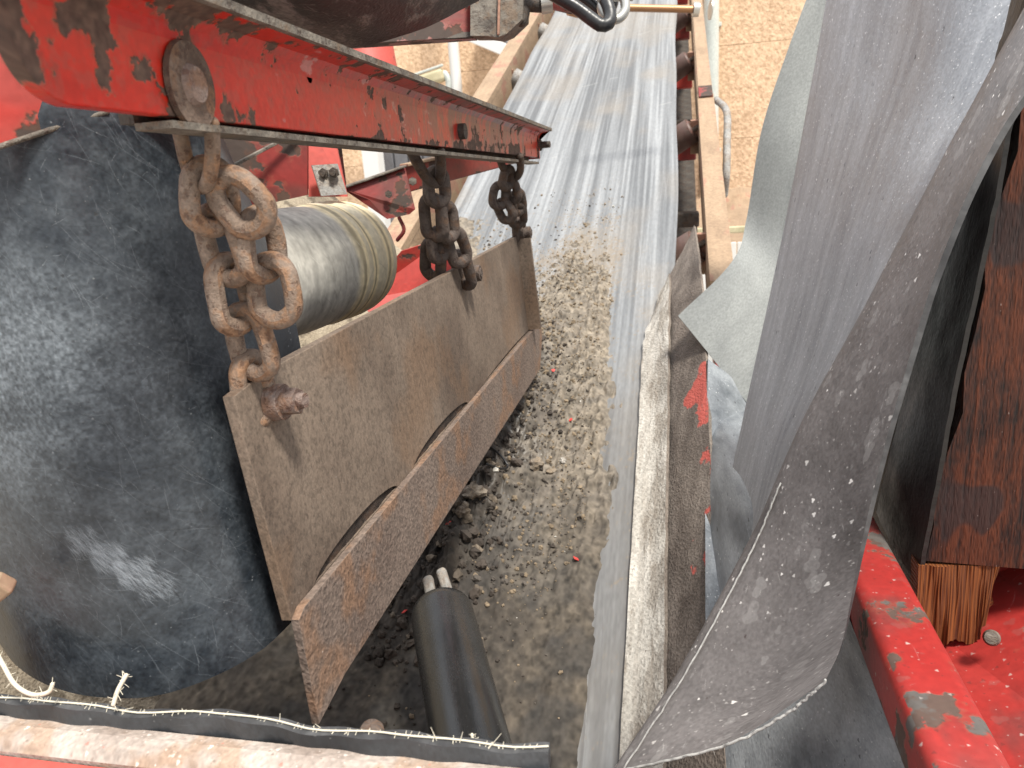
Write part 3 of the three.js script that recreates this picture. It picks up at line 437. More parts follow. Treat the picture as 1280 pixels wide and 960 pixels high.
// ------------------------------------------------------------------ the main conveyor
const BX0 = -0.80, BX1 = -0.012, BW = BX1 - BX0;
const trough = (x, s) => { const t = (x - (BX0 + BX1) / 2) / (BW / 2); return 0.075 * Math.max(0, Math.abs(t) - 0.45) * (1 - step(1.5, 2.4, s)); };
const conv = thing('belt_conveyor', 'long inclined conveyor with pale streaked rubber belt rising to the back', 'conveyor');
{
  const nu = 40, nv = 160, S0 = 0.15, S1 = 7.6, pos = [], uv = [], idx = [];
  for (const d of [0, -0.012]) for (let j = 0; j <= nv; j++) for (let i = 0; i <= nu; i++) { const s = mix(S0, S1, Math.pow(j / nv, 1.4)), wob = 0.004 * Math.sin(s * 2.3 + 1) + 0.003 * Math.sin(s * 5.1), x = mix(BX0, BX1, i / nu) + wob * Math.pow(Math.abs(i / nu * 2 - 1), 6), p = belt(x, trough(x, s) + d + 0.002 * Math.sin(s * 7 + i * 0.15), s); pos.push(p.x, p.y, p.z); uv.push(i / nu * 0.81, s); }
  const Mv = (nu + 1) * (nv + 1);
  for (let j = 0; j < nv; j++) for (let i = 0; i < nu; i++) { const a = j * (nu + 1) + i, b = a + 1, c = a + nu + 1, d = c + 1; idx.push(a, b, d, a, d, c, Mv + a, Mv + d, Mv + b, Mv + a, Mv + c, Mv + d); }
  for (const i of [0, nu]) for (let j = 0; j < nv; j++) { const a = j * (nu + 1) + i, c = a + nu + 1; idx.push(a, c, Mv + a, c, Mv + c, Mv + a); }
  const g = new THREE.BufferGeometry(); g.setAttribute('position', new THREE.Float32BufferAttribute(pos, 3)); g.setAttribute('uv', new THREE.Float32BufferAttribute(uv, 2)); g.setIndex(idx); g.computeVertexNormals();
  part('belt', g, M.belt, conv);
  // side channels
  const chan = (x0, x1, h0, h1, s0, s1, w1 = 0) => hull([belt(x0, h0, s0), belt(x1, h0, s0), belt(x1, h1, s0), belt(x0, h1, s0)], [belt(x0 + w1, h0, s1), belt(x1 + w1, h0, s1), belt(x1 + w1, h1, s1), belt(x0 + w1, h1, s1)]);
  const right = part('side_rail', mergeGeometries([chan(0.075, 0.14, 0.03, 0.042, 2.1, 3.55), chan(0.075, 0.087, -0.14, 0.0295, 2.1, 7.6), chan(0.08, 0.138, 0.026, 0.038, 3.58, 7.6)]), M.tan, conv);
  part('splice_plate', chan(0.08, 0.136, 0.0425, 0.05, 3.5, 3.63), M.redOld, right);
  const left = part('side_rail', mergeGeometries([chan(-0.95, -0.86, 0.02, 0.05, 2.0, 7.6), chan(-0.875, -0.862, -0.14, 0.019, 2.0, 7.6)]), M.tan, conv);
  // idlers: a wing roller sticks out on each side
  for (let k = 0; k < 6; k++) {
    const s = 2.42 + k * 0.93;
    for (const sd of [1, -1]) {
      const bx = sd > 0 ? BX1 : BX0, a = belt(bx - sd * 0.12, -0.145, s), b = belt(bx + sd * 0.062, -0.032, s);
      const r = part('idler_roller', mergeGeometries([cyl(a, b, 0.052, 0.052, 28).toNonIndexed(), cyl(b, b.clone().add(b.clone().sub(a).setLength(0.006)), 0.045, 0.04, 28).toNonIndexed()]), sd > 0 ? M.rollerBrown : M.steelGrey, conv);
      part('axle', cyl(b.clone(), b.clone().add(b.clone().sub(a).setLength(0.03)), 0.012, 0.012, 12), M.wornEdge, r);
      part('idler_bracket', bar(belt(bx + sd * 0.08, -0.13, s), belt(bx + sd * 0.08, 0.01, s), 0.05, 0.012, 0.003, V(0, 0, 1)), M.tan, conv);
    }
    part('cross_beam', bar(belt(BX0 - 0.06, -0.17, s + 0.12), belt(BX1 + 0.08, -0.17, s + 0.12), 0.09, 0.07, 0.006), k % 2 ? M.redOld : M.red, conv);
    part('cross_beam', bar(belt(BX0 - 0.06, -0.2, s + 0.5), belt(BX1 + 0.08, -0.2, s + 0.5), 0.12, 0.05, 0.006), M.steelDark, conv);
  }
  part('return_belt', chan(BX0, BX1 + 0.08, -0.36, -0.35, 1.8, 7.6), M.steelDark, conv);
  for (const sd of [1]) part('lower_chord', chan(0.1, 0.15, -0.42, -0.30, 1.9, 7.6), M.redOld, conv);
  const l0 = belt(0.18, 0.0, 3.0); part('cable', tube([belt(0.15, 0.03, 3.5), belt(0.18, 0.05, 3.3), belt(0.172, 0.0, 3.1), belt(0.165, -0.06, 2.98), belt(0.16, -0.14, 2.98)], 0.014, 30, 10), M.steelGrey, conv);
  settle(conv);
}
{ // threaded tie rod over the belt
  const a = at(778, 10, 2.6), b = at(866, 12, 2.6), r = thing('tie_rod', 'copper coloured threaded rod spanning above the belt at the top', 'rod'), pts = [];
  const d = b.clone().sub(a), L = d.length(), prof = []; for (let t = 0; t <= L; t += 0.0025) { prof.push([0.0105, t], [0.013, t + 0.00125]); }
  part('rod', lathe([[0, 0], ...prof, [0, L]], a, b, 14), M.copper, r);
  part('nut', hexBolt(b, d, 0.024, 0.02), M.zinc, r); part('washer', cyl(b.clone().addScaledVector(d, 0.24), b.clone().addScaledVector(d, 0.26), 0.032, 0.032, 20), M.zinc, r); settle(r);
}

// ------------------------------------------------------------------ dirt on the belt
const SIDE = (s) => -0.17 - 0.03 * Math.sin(s * 3);
function load(x, s) { // height of the dirt over the belt (below zero: bare belt)
  const n = fbm(x * 0.5 + 0.5, s * 0.25, 10, 10, 4, 401), f = fbm(x * 0.5 + 0.5, s * 0.25, 46, 46, 5, 403, 0.6), e = fbm(x * 0.5 + 0.5, s * 0.25, 170, 170, 2, 405);
  const lo = step(1.0, 1.45, s); let h = 0.012 + 0.012 * (n - 0.35) + mix(0.005, 0.022, lo) * (f - 0.5) + mix(0.004, 0.016, lo) * (e - 0.5) + 0.006 * lo * Math.pow(Math.abs(2 * f - 1), 0.5) * (e > 0.5 ? 1 : 0.3);
  const right = mix(-0.185, -0.225, step(1.2, 2.3, s)) + 0.012 + 0.014 * (n - 0.5) + 0.012 * (f - 0.5);
  h -= 0.5 * Math.max(0, x - right);
  h -= 0.030 * step(1.55, 2.5, s + 0.7 * (n - 0.5) + 0.7 * (f - 0.5) - 0.35 * step(-0.46, -0.30, x)) * step(-0.75, -0.55, x); h -= 0.05 * Math.max(0, 0.90 - s + 0.1 * (f - 0.5)) * 2;
  h += 0.055 * Math.exp(-Math.pow((x + 0.42) / 0.085, 2)) * step(1.05, 1.2, s) * (1 - step(1.6, 2.0, s)) * (0.2 + 1.4 * f * f * 2); // windrow along the plate
  h += 0.03 * step(-0.5, -0.7, x) * (1 - step(1.9, 2.3, s));
  return h + trough(x, s);
}
{
  const nu = 330, nv = 470, S0 = 0.6, S1 = 2.6, pos = [], uv = [], idx = [];
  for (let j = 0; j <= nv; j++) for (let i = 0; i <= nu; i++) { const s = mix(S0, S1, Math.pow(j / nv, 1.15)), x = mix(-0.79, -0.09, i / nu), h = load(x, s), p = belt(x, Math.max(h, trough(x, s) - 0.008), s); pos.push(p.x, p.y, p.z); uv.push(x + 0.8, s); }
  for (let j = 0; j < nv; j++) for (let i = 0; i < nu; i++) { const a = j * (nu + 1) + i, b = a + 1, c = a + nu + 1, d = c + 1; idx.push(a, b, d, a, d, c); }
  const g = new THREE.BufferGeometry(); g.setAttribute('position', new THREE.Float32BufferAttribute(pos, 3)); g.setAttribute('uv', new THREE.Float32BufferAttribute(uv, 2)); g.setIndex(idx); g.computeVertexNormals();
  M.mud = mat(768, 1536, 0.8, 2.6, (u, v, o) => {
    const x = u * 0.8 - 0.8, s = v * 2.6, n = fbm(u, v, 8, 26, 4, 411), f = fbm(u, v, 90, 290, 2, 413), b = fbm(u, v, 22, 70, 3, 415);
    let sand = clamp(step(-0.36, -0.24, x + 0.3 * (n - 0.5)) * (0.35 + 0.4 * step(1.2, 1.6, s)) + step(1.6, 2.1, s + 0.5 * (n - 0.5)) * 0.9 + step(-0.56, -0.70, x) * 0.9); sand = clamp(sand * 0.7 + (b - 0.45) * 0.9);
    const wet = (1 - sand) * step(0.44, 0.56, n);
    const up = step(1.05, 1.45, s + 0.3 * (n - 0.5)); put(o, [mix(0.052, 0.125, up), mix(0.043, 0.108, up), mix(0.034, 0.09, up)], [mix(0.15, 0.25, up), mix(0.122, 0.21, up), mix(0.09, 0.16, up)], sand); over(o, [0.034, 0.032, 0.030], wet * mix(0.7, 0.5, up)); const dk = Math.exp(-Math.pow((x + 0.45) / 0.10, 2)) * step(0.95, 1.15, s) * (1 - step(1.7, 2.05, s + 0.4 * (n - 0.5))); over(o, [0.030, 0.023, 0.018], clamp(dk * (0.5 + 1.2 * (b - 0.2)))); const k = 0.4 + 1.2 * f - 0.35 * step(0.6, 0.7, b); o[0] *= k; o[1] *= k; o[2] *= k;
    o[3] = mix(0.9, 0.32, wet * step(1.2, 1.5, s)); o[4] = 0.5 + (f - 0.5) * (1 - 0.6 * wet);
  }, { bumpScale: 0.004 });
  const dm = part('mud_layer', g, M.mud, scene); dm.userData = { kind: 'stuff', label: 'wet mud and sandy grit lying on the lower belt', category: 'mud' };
  // loose grit, past counting
  const N = 7500, im = new THREE.InstancedMesh(rock(1, 1.2, 1), new THREE.MeshStandardMaterial({ color: 0xffffff, roughness: 0.85 }), N + 700), m4 = new THREE.Matrix4(), col = new THREE.Color(); let k = 0;
  while (k < N) {
    const s = 0.85 + 1.95 * Math.pow(rnd(), 0.8), x = rr(-0.62, -0.17 - 0.02 * rnd()), h = load(x, s); if (h < trough(x, s) - 0.002 && rnd() < mix(0.97, 0.6, step(1.4, 1.8, s) * (1 - step(2.2, 2.8, s)))) continue; if (fbm(x * 0.5 + 0.5, s * 0.25, 14, 14, 3, 421) < rr(0.36, 0.66) - 0.25 * step(1.5, 2.0, s)) continue; if (s < 1.15 && rnd() < 0.75) continue;
    const near = Math.exp(-Math.pow((x + 0.40) / 0.1, 2)) * (s < 2 ? 1 : 0), r = rr(0.0008, 0.0022) + Math.pow(rnd(), 9) * 0.005 + near * Math.pow(rnd(), 3) * 0.009, p = belt(x, Math.max(h, trough(x, s)) + r * 0.25, s);
    m4.makeRotationFromEuler(new THREE.Euler(rr(0, 6), rr(0, 6), rr(0, 6))).scale(V(r, r * rr(0.6, 1), r * rr(0.7, 1.2))).setPosition(p); im.setMatrixAt(k, m4);
    const t = rnd(), sandy = step(-0.40, -0.2, x + rr(-0.1, 0.1)) + step(1.7, 2.1, s); const tone = rr(0.55, 0.85); t < 0.005 ? col.setRGB(0.5, 0.48, 0.43) : rnd() < clamp(0.08 + sandy * 0.55) ? col.setRGB(0.30 * tone, 0.228 * tone, 0.15 * tone) : rnd() < 0.5 - 0.6 * near ? col.setRGB(0.13 * tone, 0.11 * tone, 0.092 * tone) : col.setRGB(0.06 * tone, 0.047 * tone, 0.037 * tone);
    im.setColorAt(k, col); k++;
  }
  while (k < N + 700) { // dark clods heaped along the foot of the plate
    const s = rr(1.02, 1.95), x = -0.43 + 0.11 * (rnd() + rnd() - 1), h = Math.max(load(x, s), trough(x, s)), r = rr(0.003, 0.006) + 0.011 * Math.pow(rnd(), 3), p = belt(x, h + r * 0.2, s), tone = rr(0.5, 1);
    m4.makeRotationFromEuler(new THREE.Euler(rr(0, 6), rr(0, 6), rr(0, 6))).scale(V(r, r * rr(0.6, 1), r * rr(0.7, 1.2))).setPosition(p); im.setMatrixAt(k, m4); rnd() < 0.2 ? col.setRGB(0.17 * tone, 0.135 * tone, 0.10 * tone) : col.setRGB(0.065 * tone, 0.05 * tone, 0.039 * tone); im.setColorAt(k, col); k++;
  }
  im.name = 'grit'; im.castShadow = im.receiveShadow = true; im.userData = { kind: 'stuff', label: 'loose grit and pebbles scattered over the mud', category: 'grit' }; scene.add(im);
  // stones one can tell apart
  const big = [[655, 487, 0.017, 'pale rounded stone at the far foot of the steel plate', 0], [628, 503, 0.015, 'brown stone beside the pale one under the plate', 1], [574, 590, 0.019, 'dark muddy clod under the plate edge above the pipe', 2], [596, 606, 0.016, 'tan muddy clod right of the dark one under the plate', 1], [673, 593, 0.016, 'tan lumps of grit in the middle of the wet mud', 1], [690, 597, 0.011, 'small angular tan stone right of the middle of the mud', 1], [705, 586, 0.009, 'small pale stone on the right part of the mud', 0], [603, 582, 0.014, 'very dark stone in the wet mud near the plate', 2], [560, 640, 0.020, 'big dark clod just above the prongs of the pipe', 2], [598, 645, 0.022, 'flat grey brown slab of mud above the pipe', 1], [540, 655, 0.016, 'dark clod in the plate shadow left of the pipe', 2], [585, 668, 0.016, 'brown lump right above the pipe end', 1], [640, 520, 0.013, 'grey brown stone below the pale one', 1], [612, 545, 0.014, 'dark stone halfway along the plate foot', 2]];
  for (const [px, py, r, label, t] of big) { const q = onBelt(px, py), s = -q.z, g2 = rock(r, 1.1, 2), h = Math.max(0, load(q.x, s)), c = belt(q.x, h + r * 0.25, s); g2.rotateY(rr(0, 6)).translate(c.x, c.y, c.z); single('stone', g2, t === 2 ? M.stoneDark : t ? M.stone : M.crust, label, 'stone', 'stones and clods lying in the mud on the belt'); }
  const fl = [[569, 684, 'red paint flake right above the pipe prongs'], [500, 742, 'red paint flake left of the pipe prongs'], [510, 776, 'orange red flake touching the left side of the pipe'], [553, 634, 'small red flake high in the clods'], [722, 713, 'tiny red flake on the right of the mud'], [714, 532, 'red flake in the sandy grit far up the belt'], [693, 472, 'longest red sliver far up the belt in the grit'], [483, 757, 'tiny red flake in the shadow under the plate']];
  for (const [px, py, label] of fl) { const q = onBelt(px, py), s = -q.z, g2 = new THREE.ExtrudeGeometry(new THREE.Shape([[-0.006, -0.003], [0.004, -0.005], [0.007, 0.003], [-0.003, 0.005]].map(([a, b]) => new THREE.Vector2(a * rr(0.8, 1.2), b))), { depth: 0.001, bevelEnabled: false }).rotateX(-1.1).rotateY(rr(0, 6)), c = belt(q.x, Math.max(0, load(q.x, s)) + 0.004, s); g2.translate(c.x, c.y, c.z); single('paint_flake', g2, M.flake, label, 'paint flake', 'red paint flakes in the mud'); }
  const wp = [[616, 596], [630, 594], [638, 600], [632, 612], [618, 622]].map(([x, y]) => { const q = onBelt(x, y); return belt(q.x, Math.max(0, load(q.x, -q.z)) + 0.012, -q.z); });
  single('wire_scrap', tube(wp, 0.0025, 30, 8), M.hose, 'bent black scrap of wire lying in the wet mud', 'wire');
}

// ------------------------------------------------------------------ skirt plates along the belt's right edge
{
  const k = thing('skirt_plate', 'crusted steel skirt along the right edge of the belt, red paint remnants', 'skirt plate');
  const a = sheet([0.55, 1.0, 1.5, 1.85].map((s) => [belt(-0.088, trough(-0.088, s) + 0.006, s), belt(-0.058, 0.04, s), belt(-0.027, 0.062, s)]).concat([[belt(-0.072, 0.010, 1.98), belt(-0.052, 0.034, 2.05), belt(-0.027, 0.055, 2.12)]]), 14, 80, 0.008, (u, v) => 0.010 * (fbm(u, v, 4, 24, 5, 431, 0.6) - 0.5));
  part('inner_strip', a.face, M.crust, k); part('strip_edge', a.edge, M.crustDark, k);
  const b = sheet([0.55, 1.0, 1.5, 1.9].map((s) => [belt(-0.024, 0.045, s), belt(0.012, 0.085, s), belt(0.052, 0.125, s)]).concat([[belt(-0.024, 0.050, 2.12), belt(0.008, 0.075, 2.2), belt(0.042, 0.095, 2.30)]]), 14, 80, 0.008, (u, v) => 0.009 * (fbm(u, v, 4, 24, 5, 433, 0.6) - 0.5));
  part('outer_strip', b.face, M.crustPaint, k); part('strip_edge', b.edge, M.crustDark, k);
  part('bolt', hexBolt(at(824, 386, 2.08), V(-0.6, 0.7, 0.3), 0.011, 0.01), M.steelDark, k); part('bolt', hexBolt(at(815, 464, 1.88), V(-0.6, 0.7, 0.3), 0.009, 0.008), M.steelDark, k);
  settle(k);
  const l = sheet([0.2, 0.9, 1.5, 2.3].map((s) => [belt(-0.79, trough(-0.79, s) + 0.006, s), belt(-0.88, 0.10, s), belt(-1.02, 0.26, s), belt(-1.2, 0.5, s)]), 24, 80, 0.008, (u, v) => 0.012 * (fbm(u, v, 6, 24, 5, 435) - 0.5)), q = thing('skirt_plate', 'sand caked sloping skirt along the left edge of the belt under the curtain', 'skirt plate');
  part('sheet', l.face, M.sand, q); part('strip_edge', l.edge, M.crustDark, q); settle(q);
}

// ------------------------------------------------------------------ the hung steel plate
const plX = (y) => -0.347 + (2.245 - y) * 0.06; // leans in a little towards its foot
const plate = thing('deflector_plate', 'rusty steel plate hung on three chains over the belt', 'steel plate');
const PN = V(0.998, 0.06, 0).normalize();
{
  const yT = 2.245, yC = 2.037, zN = -0.517, zF = -1.745;
  // outline in (along, up): along = distance from the near end
  const L = zN - zF, H = (yT - yC) / 0.994, sh = new THREE.Shape();
  sh.moveTo(0.001, H - 0.006); sh.lineTo(0.055, H + 0.0); sh.lineTo(L, H + 0.005); sh.lineTo(L + 0.004, -0.0); sh.lineTo(0.010, 0); sh.lineTo(0.001, H - 0.006);
  // slots through the plate just above the wear bar
  const slot = (a, b, h) => { const p = new THREE.Path(), m = (b - a); p.moveTo(a, 0.006); p.bezierCurveTo(a + m * 0.08, h * 0.8, a + m * 0.3, h, a + m * 0.55, h); p.bezierCurveTo(a + m * 0.85, h * 0.95, b, h * 0.5, b, 0.006); p.lineTo(a, 0.006); return p; };
  sh.holes.push(slot(0.055, 0.275, 0.0205), slot(0.335, 0.60, 0.0205), slot(0.70, 1.15, 0.012));
  const toWorld = (g, out = 0) => { // local x along -z, y up the plate, z outwards
    const X = V(0, 0, -1), Y = V(-0.06, 0.998, 0).normalize(), Z = PN; return g.applyMatrix4(new THREE.Matrix4().makeBasis(X, Y, Z).setPosition(V(plX(yC), yC, zN).addScaledVector(Z, out)));
  };
  let g = new THREE.ExtrudeGeometry(sh, { depth: 0.008, bevelEnabled: true, bevelSize: 0.0012, bevelThickness: 0.0012, bevelSegments: 2, curveSegments: 16 });
  part('plate', boxUV(toWorld(g, -0.004)), M.rustPlate, plate);
  // packed dirt seen in the slots
  part('slot_dirt', (() => { const q = new THREE.PlaneGeometry(L - 0.08, 0.06, 260, 10), p = q.attributes.position; for (let i = 0; i < p.count; i++) p.setZ(i, 0.008 * (fbm(p.getX(i) / L + 0.5, p.getY(i) * 4 + 0.5, 80, 12, 3, 441) - 0.5) * 0.6 + 0.0022); q.translate(L / 2, 0.018, 0); q.computeVertexNormals(); return boxUV(toWorld(q, 0)); })(), M.slotDirt, plate);
  // the wear bar welded along the foot
  const bs = new THREE.Shape(); bs.moveTo(0.008, 0.0); bs.lineTo(0.020, 0.005); bs.lineTo(L + 0.006, 0.005); bs.lineTo(L + 0.01, -0.03); bs.lineTo(L - 0.05, -0.096); bs.lineTo(0.07, -0.098); bs.lineTo(0.010, -0.106); bs.lineTo(0.008, 0);
  g = new THREE.ExtrudeGeometry(bs, { depth: 0.006, bevelEnabled: true, bevelSize: 0.001, bevelThickness: 0.001, bevelSegments: 2 });
  part('wear_bar', boxUV(toWorld(g.rotateX(0.04), 0.0062)), M.rustLip, plate);
  // far stiffener
  part('end_rib', boxUV(toWorld(new THREE.BoxGeometry(0.012, H - 0.01, 0.03).translate(L - 0.10, H / 2 + 0.004, 0.018), 0)), M.rustPlate, plate);
  // the chain bolts
  for (const [px, py, r] of [[342, 503, 0.0118], [583, 343, 0.0135], [650, 292, 0.0135]]) { const p = onX(px, py, -0.338), w = part('chain_bolt', hexBolt(p.clone().addScaledVector(PN, 0.010), PN, r, 0.014, px < 400 ? 0.006 : 0.002), px < 400 ? M.rustBolt : M.chainDark, plate); part('washer', cyl(p.clone().addScaledVector(PN, -0.002), p.clone().addScaledVector(PN, 0.0105), r * 1.35, r * 1.3, 24), px < 400 ? M.rustBolt : M.chainDark, w); }
  settle(plate);
}

// ------------------------------------------------------------------ chains
function linkGeo(a, b, wd, d, twist, stretchW) { // one forged link whose outer ends lie at a and b
  const L = a.distanceTo(b), ax = b.clone().sub(a).normalize(), c = a.clone().add(b).multiplyScalar(0.5), view = c.clone().sub(EYE).normalize();
  const w0 = V().crossVectors(ax, view).normalize(), n0 = V().crossVectors(w0, ax).normalize(), w = w0.clone().multiplyScalar(Math.cos(twist)).addScaledVector(n0, Math.sin(twist)), r = wd / 2 - d / 2, st = Math.max(0.001, L / 2 - d / 2 - r), pts = [];
  for (let k = 0; k < 36; k++) { const t = k / 36 * 2 * Math.PI, y = Math.sin(t) * r + Math.sign(Math.sin(t)) * st * Math.min(1, Math.abs(Math.sin(t)) * 3), x = Math.cos(t) * r * (1 + 0.06 * Math.sin(3 * t)); pts.push(c.clone().addScaledVector(ax, y).addScaledVector(w, x)); }
  const g = tube(pts, d / 2, 72, 14, true), p = g.attributes.position, nn = g.attributes.normal; // pitted by rust
  for (let i = 0; i < p.count; i++) { const x = p.getX(i) * 60, y = p.getY(i) * 60, z = p.getZ(i) * 60, f = (noise(x + 100, y + z * 0.7 + 100, 4096, 4096, 3) - 0.5) * 0.05 * d; p.setXYZ(i, p.getX(i) + nn.getX(i) * f, p.getY(i) + nn.getY(i) * f, p.getZ(i) + nn.getZ(i) * f); }
  g.computeVertexNormals(); return g;
}
function chain(label, m, links, d, wd) {
  const o = thing('steel_chain', label, 'chain', 'chains hanging from the red beam to the plate');
  for (const [x0, y0, d0, x1, y1, d1, tw] of links) part('link', linkGeo(at(x0, y0, d0), at(x1, y1, d1), wd, d, tw), m, o);
  return settle(o);
}
chain('largest rusty chain, nearest, hanging down to the near corner of the plate', M.chain, [
  [259, 193, 0.548, 267, 298, 0.565, 0.45], [263, 252, 0.563, 295, 360, 0.588, -0.75], [279, 315, 0.587, 301, 420, 0.606, 0.7], [301, 377, 0.606, 327, 478, 0.628, -0.72], [309, 436, 0.628, 325, 537, 0.645, 0.75],
  [266, 214, 0.546, 336, 292, 0.560, -0.5], [320, 256, 0.572, 334, 356, 0.592, 0.75], [336, 314, 0.586, 349, 412, 0.600, -0.5]], 0.0144, 0.0450);
chain('dark chain in the middle of the beam, slack links doubled up', M.chainDark, [
  [544, 206, 1.08, 548, 262, 1.10, 0.6], [538, 240, 1.10, 546, 304, 1.13, -0.5], [557, 250, 1.12, 562, 306, 1.14, 0.9], [545, 282, 1.13, 551, 330, 1.16, 0.8], [542, 296, 1.15, 541, 352, 1.19, -0.6], [563, 284, 1.15, 580, 334, 1.19, 0.6], [573, 312, 1.19, 585, 362, 1.235, -0.9]], 0.0180, 0.046);
chain('smallest dark chain, farthest, at the end of the red beam', M.chainDark, [
  [637, 206, 1.50, 631, 240, 1.52, 0.9], [626, 226, 1.52, 622, 264, 1.54, 0.4], [623, 248, 1.54, 640, 280, 1.56, -0.5], [636, 222, 1.53, 644, 256, 1.55, -0.7], [645, 236, 1.56, 649, 270, 1.60, 0.7], [646, 252, 1.58, 648, 285, 1.63, 0.35], [648, 272, 1.63, 650, 306, 1.68, 1.0]], 0.0175, 0.044);

// ------------------------------------------------------------------ the red angle beam the chains hang from
const beam = thing('red_beam', 'worn red steel beam carrying the three chains', 'beam');
{
  const zN = -0.335, zF = -1.745, yAt = (z) => EYE.y + mix(0.046, 0.012, (z - -0.35) / (zF + 0.35)), xw = -0.306, hAt = (z) => mix(0.066, 0.056, (z - zN) / (zF - zN));
  const slope = Math.atan2(yAt(zF) - yAt(zN), zN - zF);
  // web with a rounded near corner, in (along, up)
  const L = zN - zF, sh = new THREE.Shape(), H = 0.072; sh.moveTo(0.03, 0); sh.lineTo(L, 0); sh.lineTo(L, H * 0.86); sh.lineTo(-0.005, H + 0.006); sh.lineTo(0.0, 0.03); sh.quadraticCurveTo(0.004, 0.004, 0.03, 0);
  const g = new THREE.ExtrudeGeometry(sh, { depth: 0.008, bevelEnabled: true, bevelSize: 0.001, bevelThickness: 0.001, bevelSegments: 2 });
  const B = new THREE.Matrix4().makeBasis(V(0, Math.sin(slope), -Math.cos(slope)), V(0, Math.cos(slope), Math.sin(slope)), V(1, 0, 0)).setPosition(xw - 0.008, yAt(zN), zN);
  const uvBeam = (q) => { const n = q.index ? q.toNonIndexed() : q, p = n.attributes.position, uv = new Float32Array(p.count * 2); for (let i = 0; i < p.count; i++) { uv[i * 2] = -p.getZ(i); uv[i * 2 + 1] = (p.getY(i) - EYE.y) + 0.02 + (p.getX(i) - xw) * 0.8; } n.setAttribute('uv', new THREE.BufferAttribute(uv, 2)); return n; };
  part('web', uvBeam(g.applyMatrix4(B)), M.redBeam, beam);
  // root fillet and top flange, thinning to a worn lip
  const sec = (z, k) => { const y = yAt(z), h = hAt(z); return k.map(([a, b]) => V(xw + a, y + h + b, z)); };
  const prof = [[0.0006, -0.022], [0.003, -0.012], [0.009, -0.006], [0.026, -0.002], [0.027, 0.004], [-0.035, 0.012], [-0.035, 0.004], [-0.009, 0.0]];
  part('flange', (() => { const g = hull(sec(-0.30, prof), sec(zF - 0.025, prof)); return uvBeam(g); })(), M.redBeam, beam);
  part('flange_lip', hull(sec(-0.30, [[0.0262, -0.0028], [0.0306, -0.0022], [0.0306, 0.0038], [0.0262, 0.0048]]), sec(zF - 0.03, [[0.0262, -0.0028], [0.0306, -0.0022], [0.0306, 0.0038], [0.0262, 0.0048]])), M.wornEdge, beam);
  // flat bar under the web, a dark gap between
  const low = (z, a, b) => [V(xw - 0.02, yAt(z) - b, z), V(xw + 0.006, yAt(z) - b, z), V(xw + 0.006, yAt(z) - a, z), V(xw - 0.02, yAt(z) - a, z)];
  part('lower_bar', hull(low(-0.44, 0.004, 0.0085), low(zF + 0.02, 0.011, 0.0155)), M.wornEdge, beam);
  part('inner_web', hull([V(xw - 0.03, yAt(-0.44) - 0.004, -0.44), V(xw - 0.02, yAt(-0.44) - 0.004, -0.44), V(xw - 0.02, yAt(-0.44) + 0.03, -0.44), V(xw - 0.03, yAt(-0.44) + 0.03, -0.44)], [V(xw - 0.03, yAt(zF) - 0.012, zF), V(xw - 0.02, yAt(zF) - 0.012, zF), V(xw - 0.02, yAt(zF) + 0.03, zF), V(xw - 0.03, yAt(zF) + 0.03, zF)]), M.steelDark, beam);
  // big rusty washer with its worn bolt
  const wc = onX(239, 107, xw + 0.004), wg = new THREE.CylinderGeometry(0.0235, 0.0245, 0.0035, 48).rotateZ(-Math.PI / 2).scale(1, 1.12, 1).translate(wc.x, wc.y, wc.z);
  const ws = part('washer', boxUV(wg), M.rustDisc, beam); part('bolt', boxUV(new THREE.CylinderGeometry(0.0098, 0.0122, 0.004, 24).rotateZ(-Math.PI / 2).scale(1, 1.1, 1).translate(wc.x + 0.0035, wc.y, wc.z)), M.rustBolt, ws);
  part('stud', cyl(onX(572, 165, xw - 0.002), onX(572, 165, xw - 0.002).add(V(0.012, 0, 0)), 0.011, 0.011, 18), M.steelDark, beam);
  part('rivet', cyl(onX(383, 97, xw - 0.002), onX(383, 97, xw - 0.002).add(V(0.003, 0, 0)), 0.006, 0.005, 16), M.steelDark, beam);
  part('end_plate', hull([V(xw - 0.03, yAt(zF) - 0.004, zF - 0.001), V(xw + 0.004, yAt(zF) - 0.004, zF - 0.001), V(xw + 0.004, yAt(zF) + 0.05, zF - 0.001), V(xw - 0.03, yAt(zF) + 0.05, zF - 0.001)], [V(xw - 0.03, yAt(zF) - 0.004, zF - 0.008), V(xw + 0.004, yAt(zF) - 0.004, zF - 0.008), V(xw + 0.004, yAt(zF) + 0.05, zF - 0.008), V(xw - 0.03, yAt(zF) + 0.05, zF - 0.008)]), M.redBeam, beam);
  part('bolt', hexBolt(at(669, 182, 1.71), V(1, 0, 0.1), 0.013, 0.014, 0.02), M.steelDark, beam);
  // eye hooks for the chains
  const hook = (p, r, m) => part('eye_hook', tube(p.map(([x, y, d]) => at(x, y, d)), r, 36, 12), m, beam);
  hook([[222, 150, 0.525], [228, 178, 0.532], [234, 204, 0.545], [243, 228, 0.556], [255, 234, 0.548], [263, 218, 0.532], [266, 190, 0.522], [265, 155, 0.515]], 0.0052, M.chain);
  hook([[514, 188, 1.02], [522, 204, 1.04], [537, 226, 1.07], [547, 229, 1.085], [551, 212, 1.06], [550, 190, 1.03]], 0.0075, M.chainDark);
  hook([[624, 196, 1.46], [629, 210, 1.49], [636, 217, 1.515], [644, 222, 1.52], [650, 214, 1.50], [650, 196, 1.47]], 0.0075, M.chainDark);
  settle(beam);
}
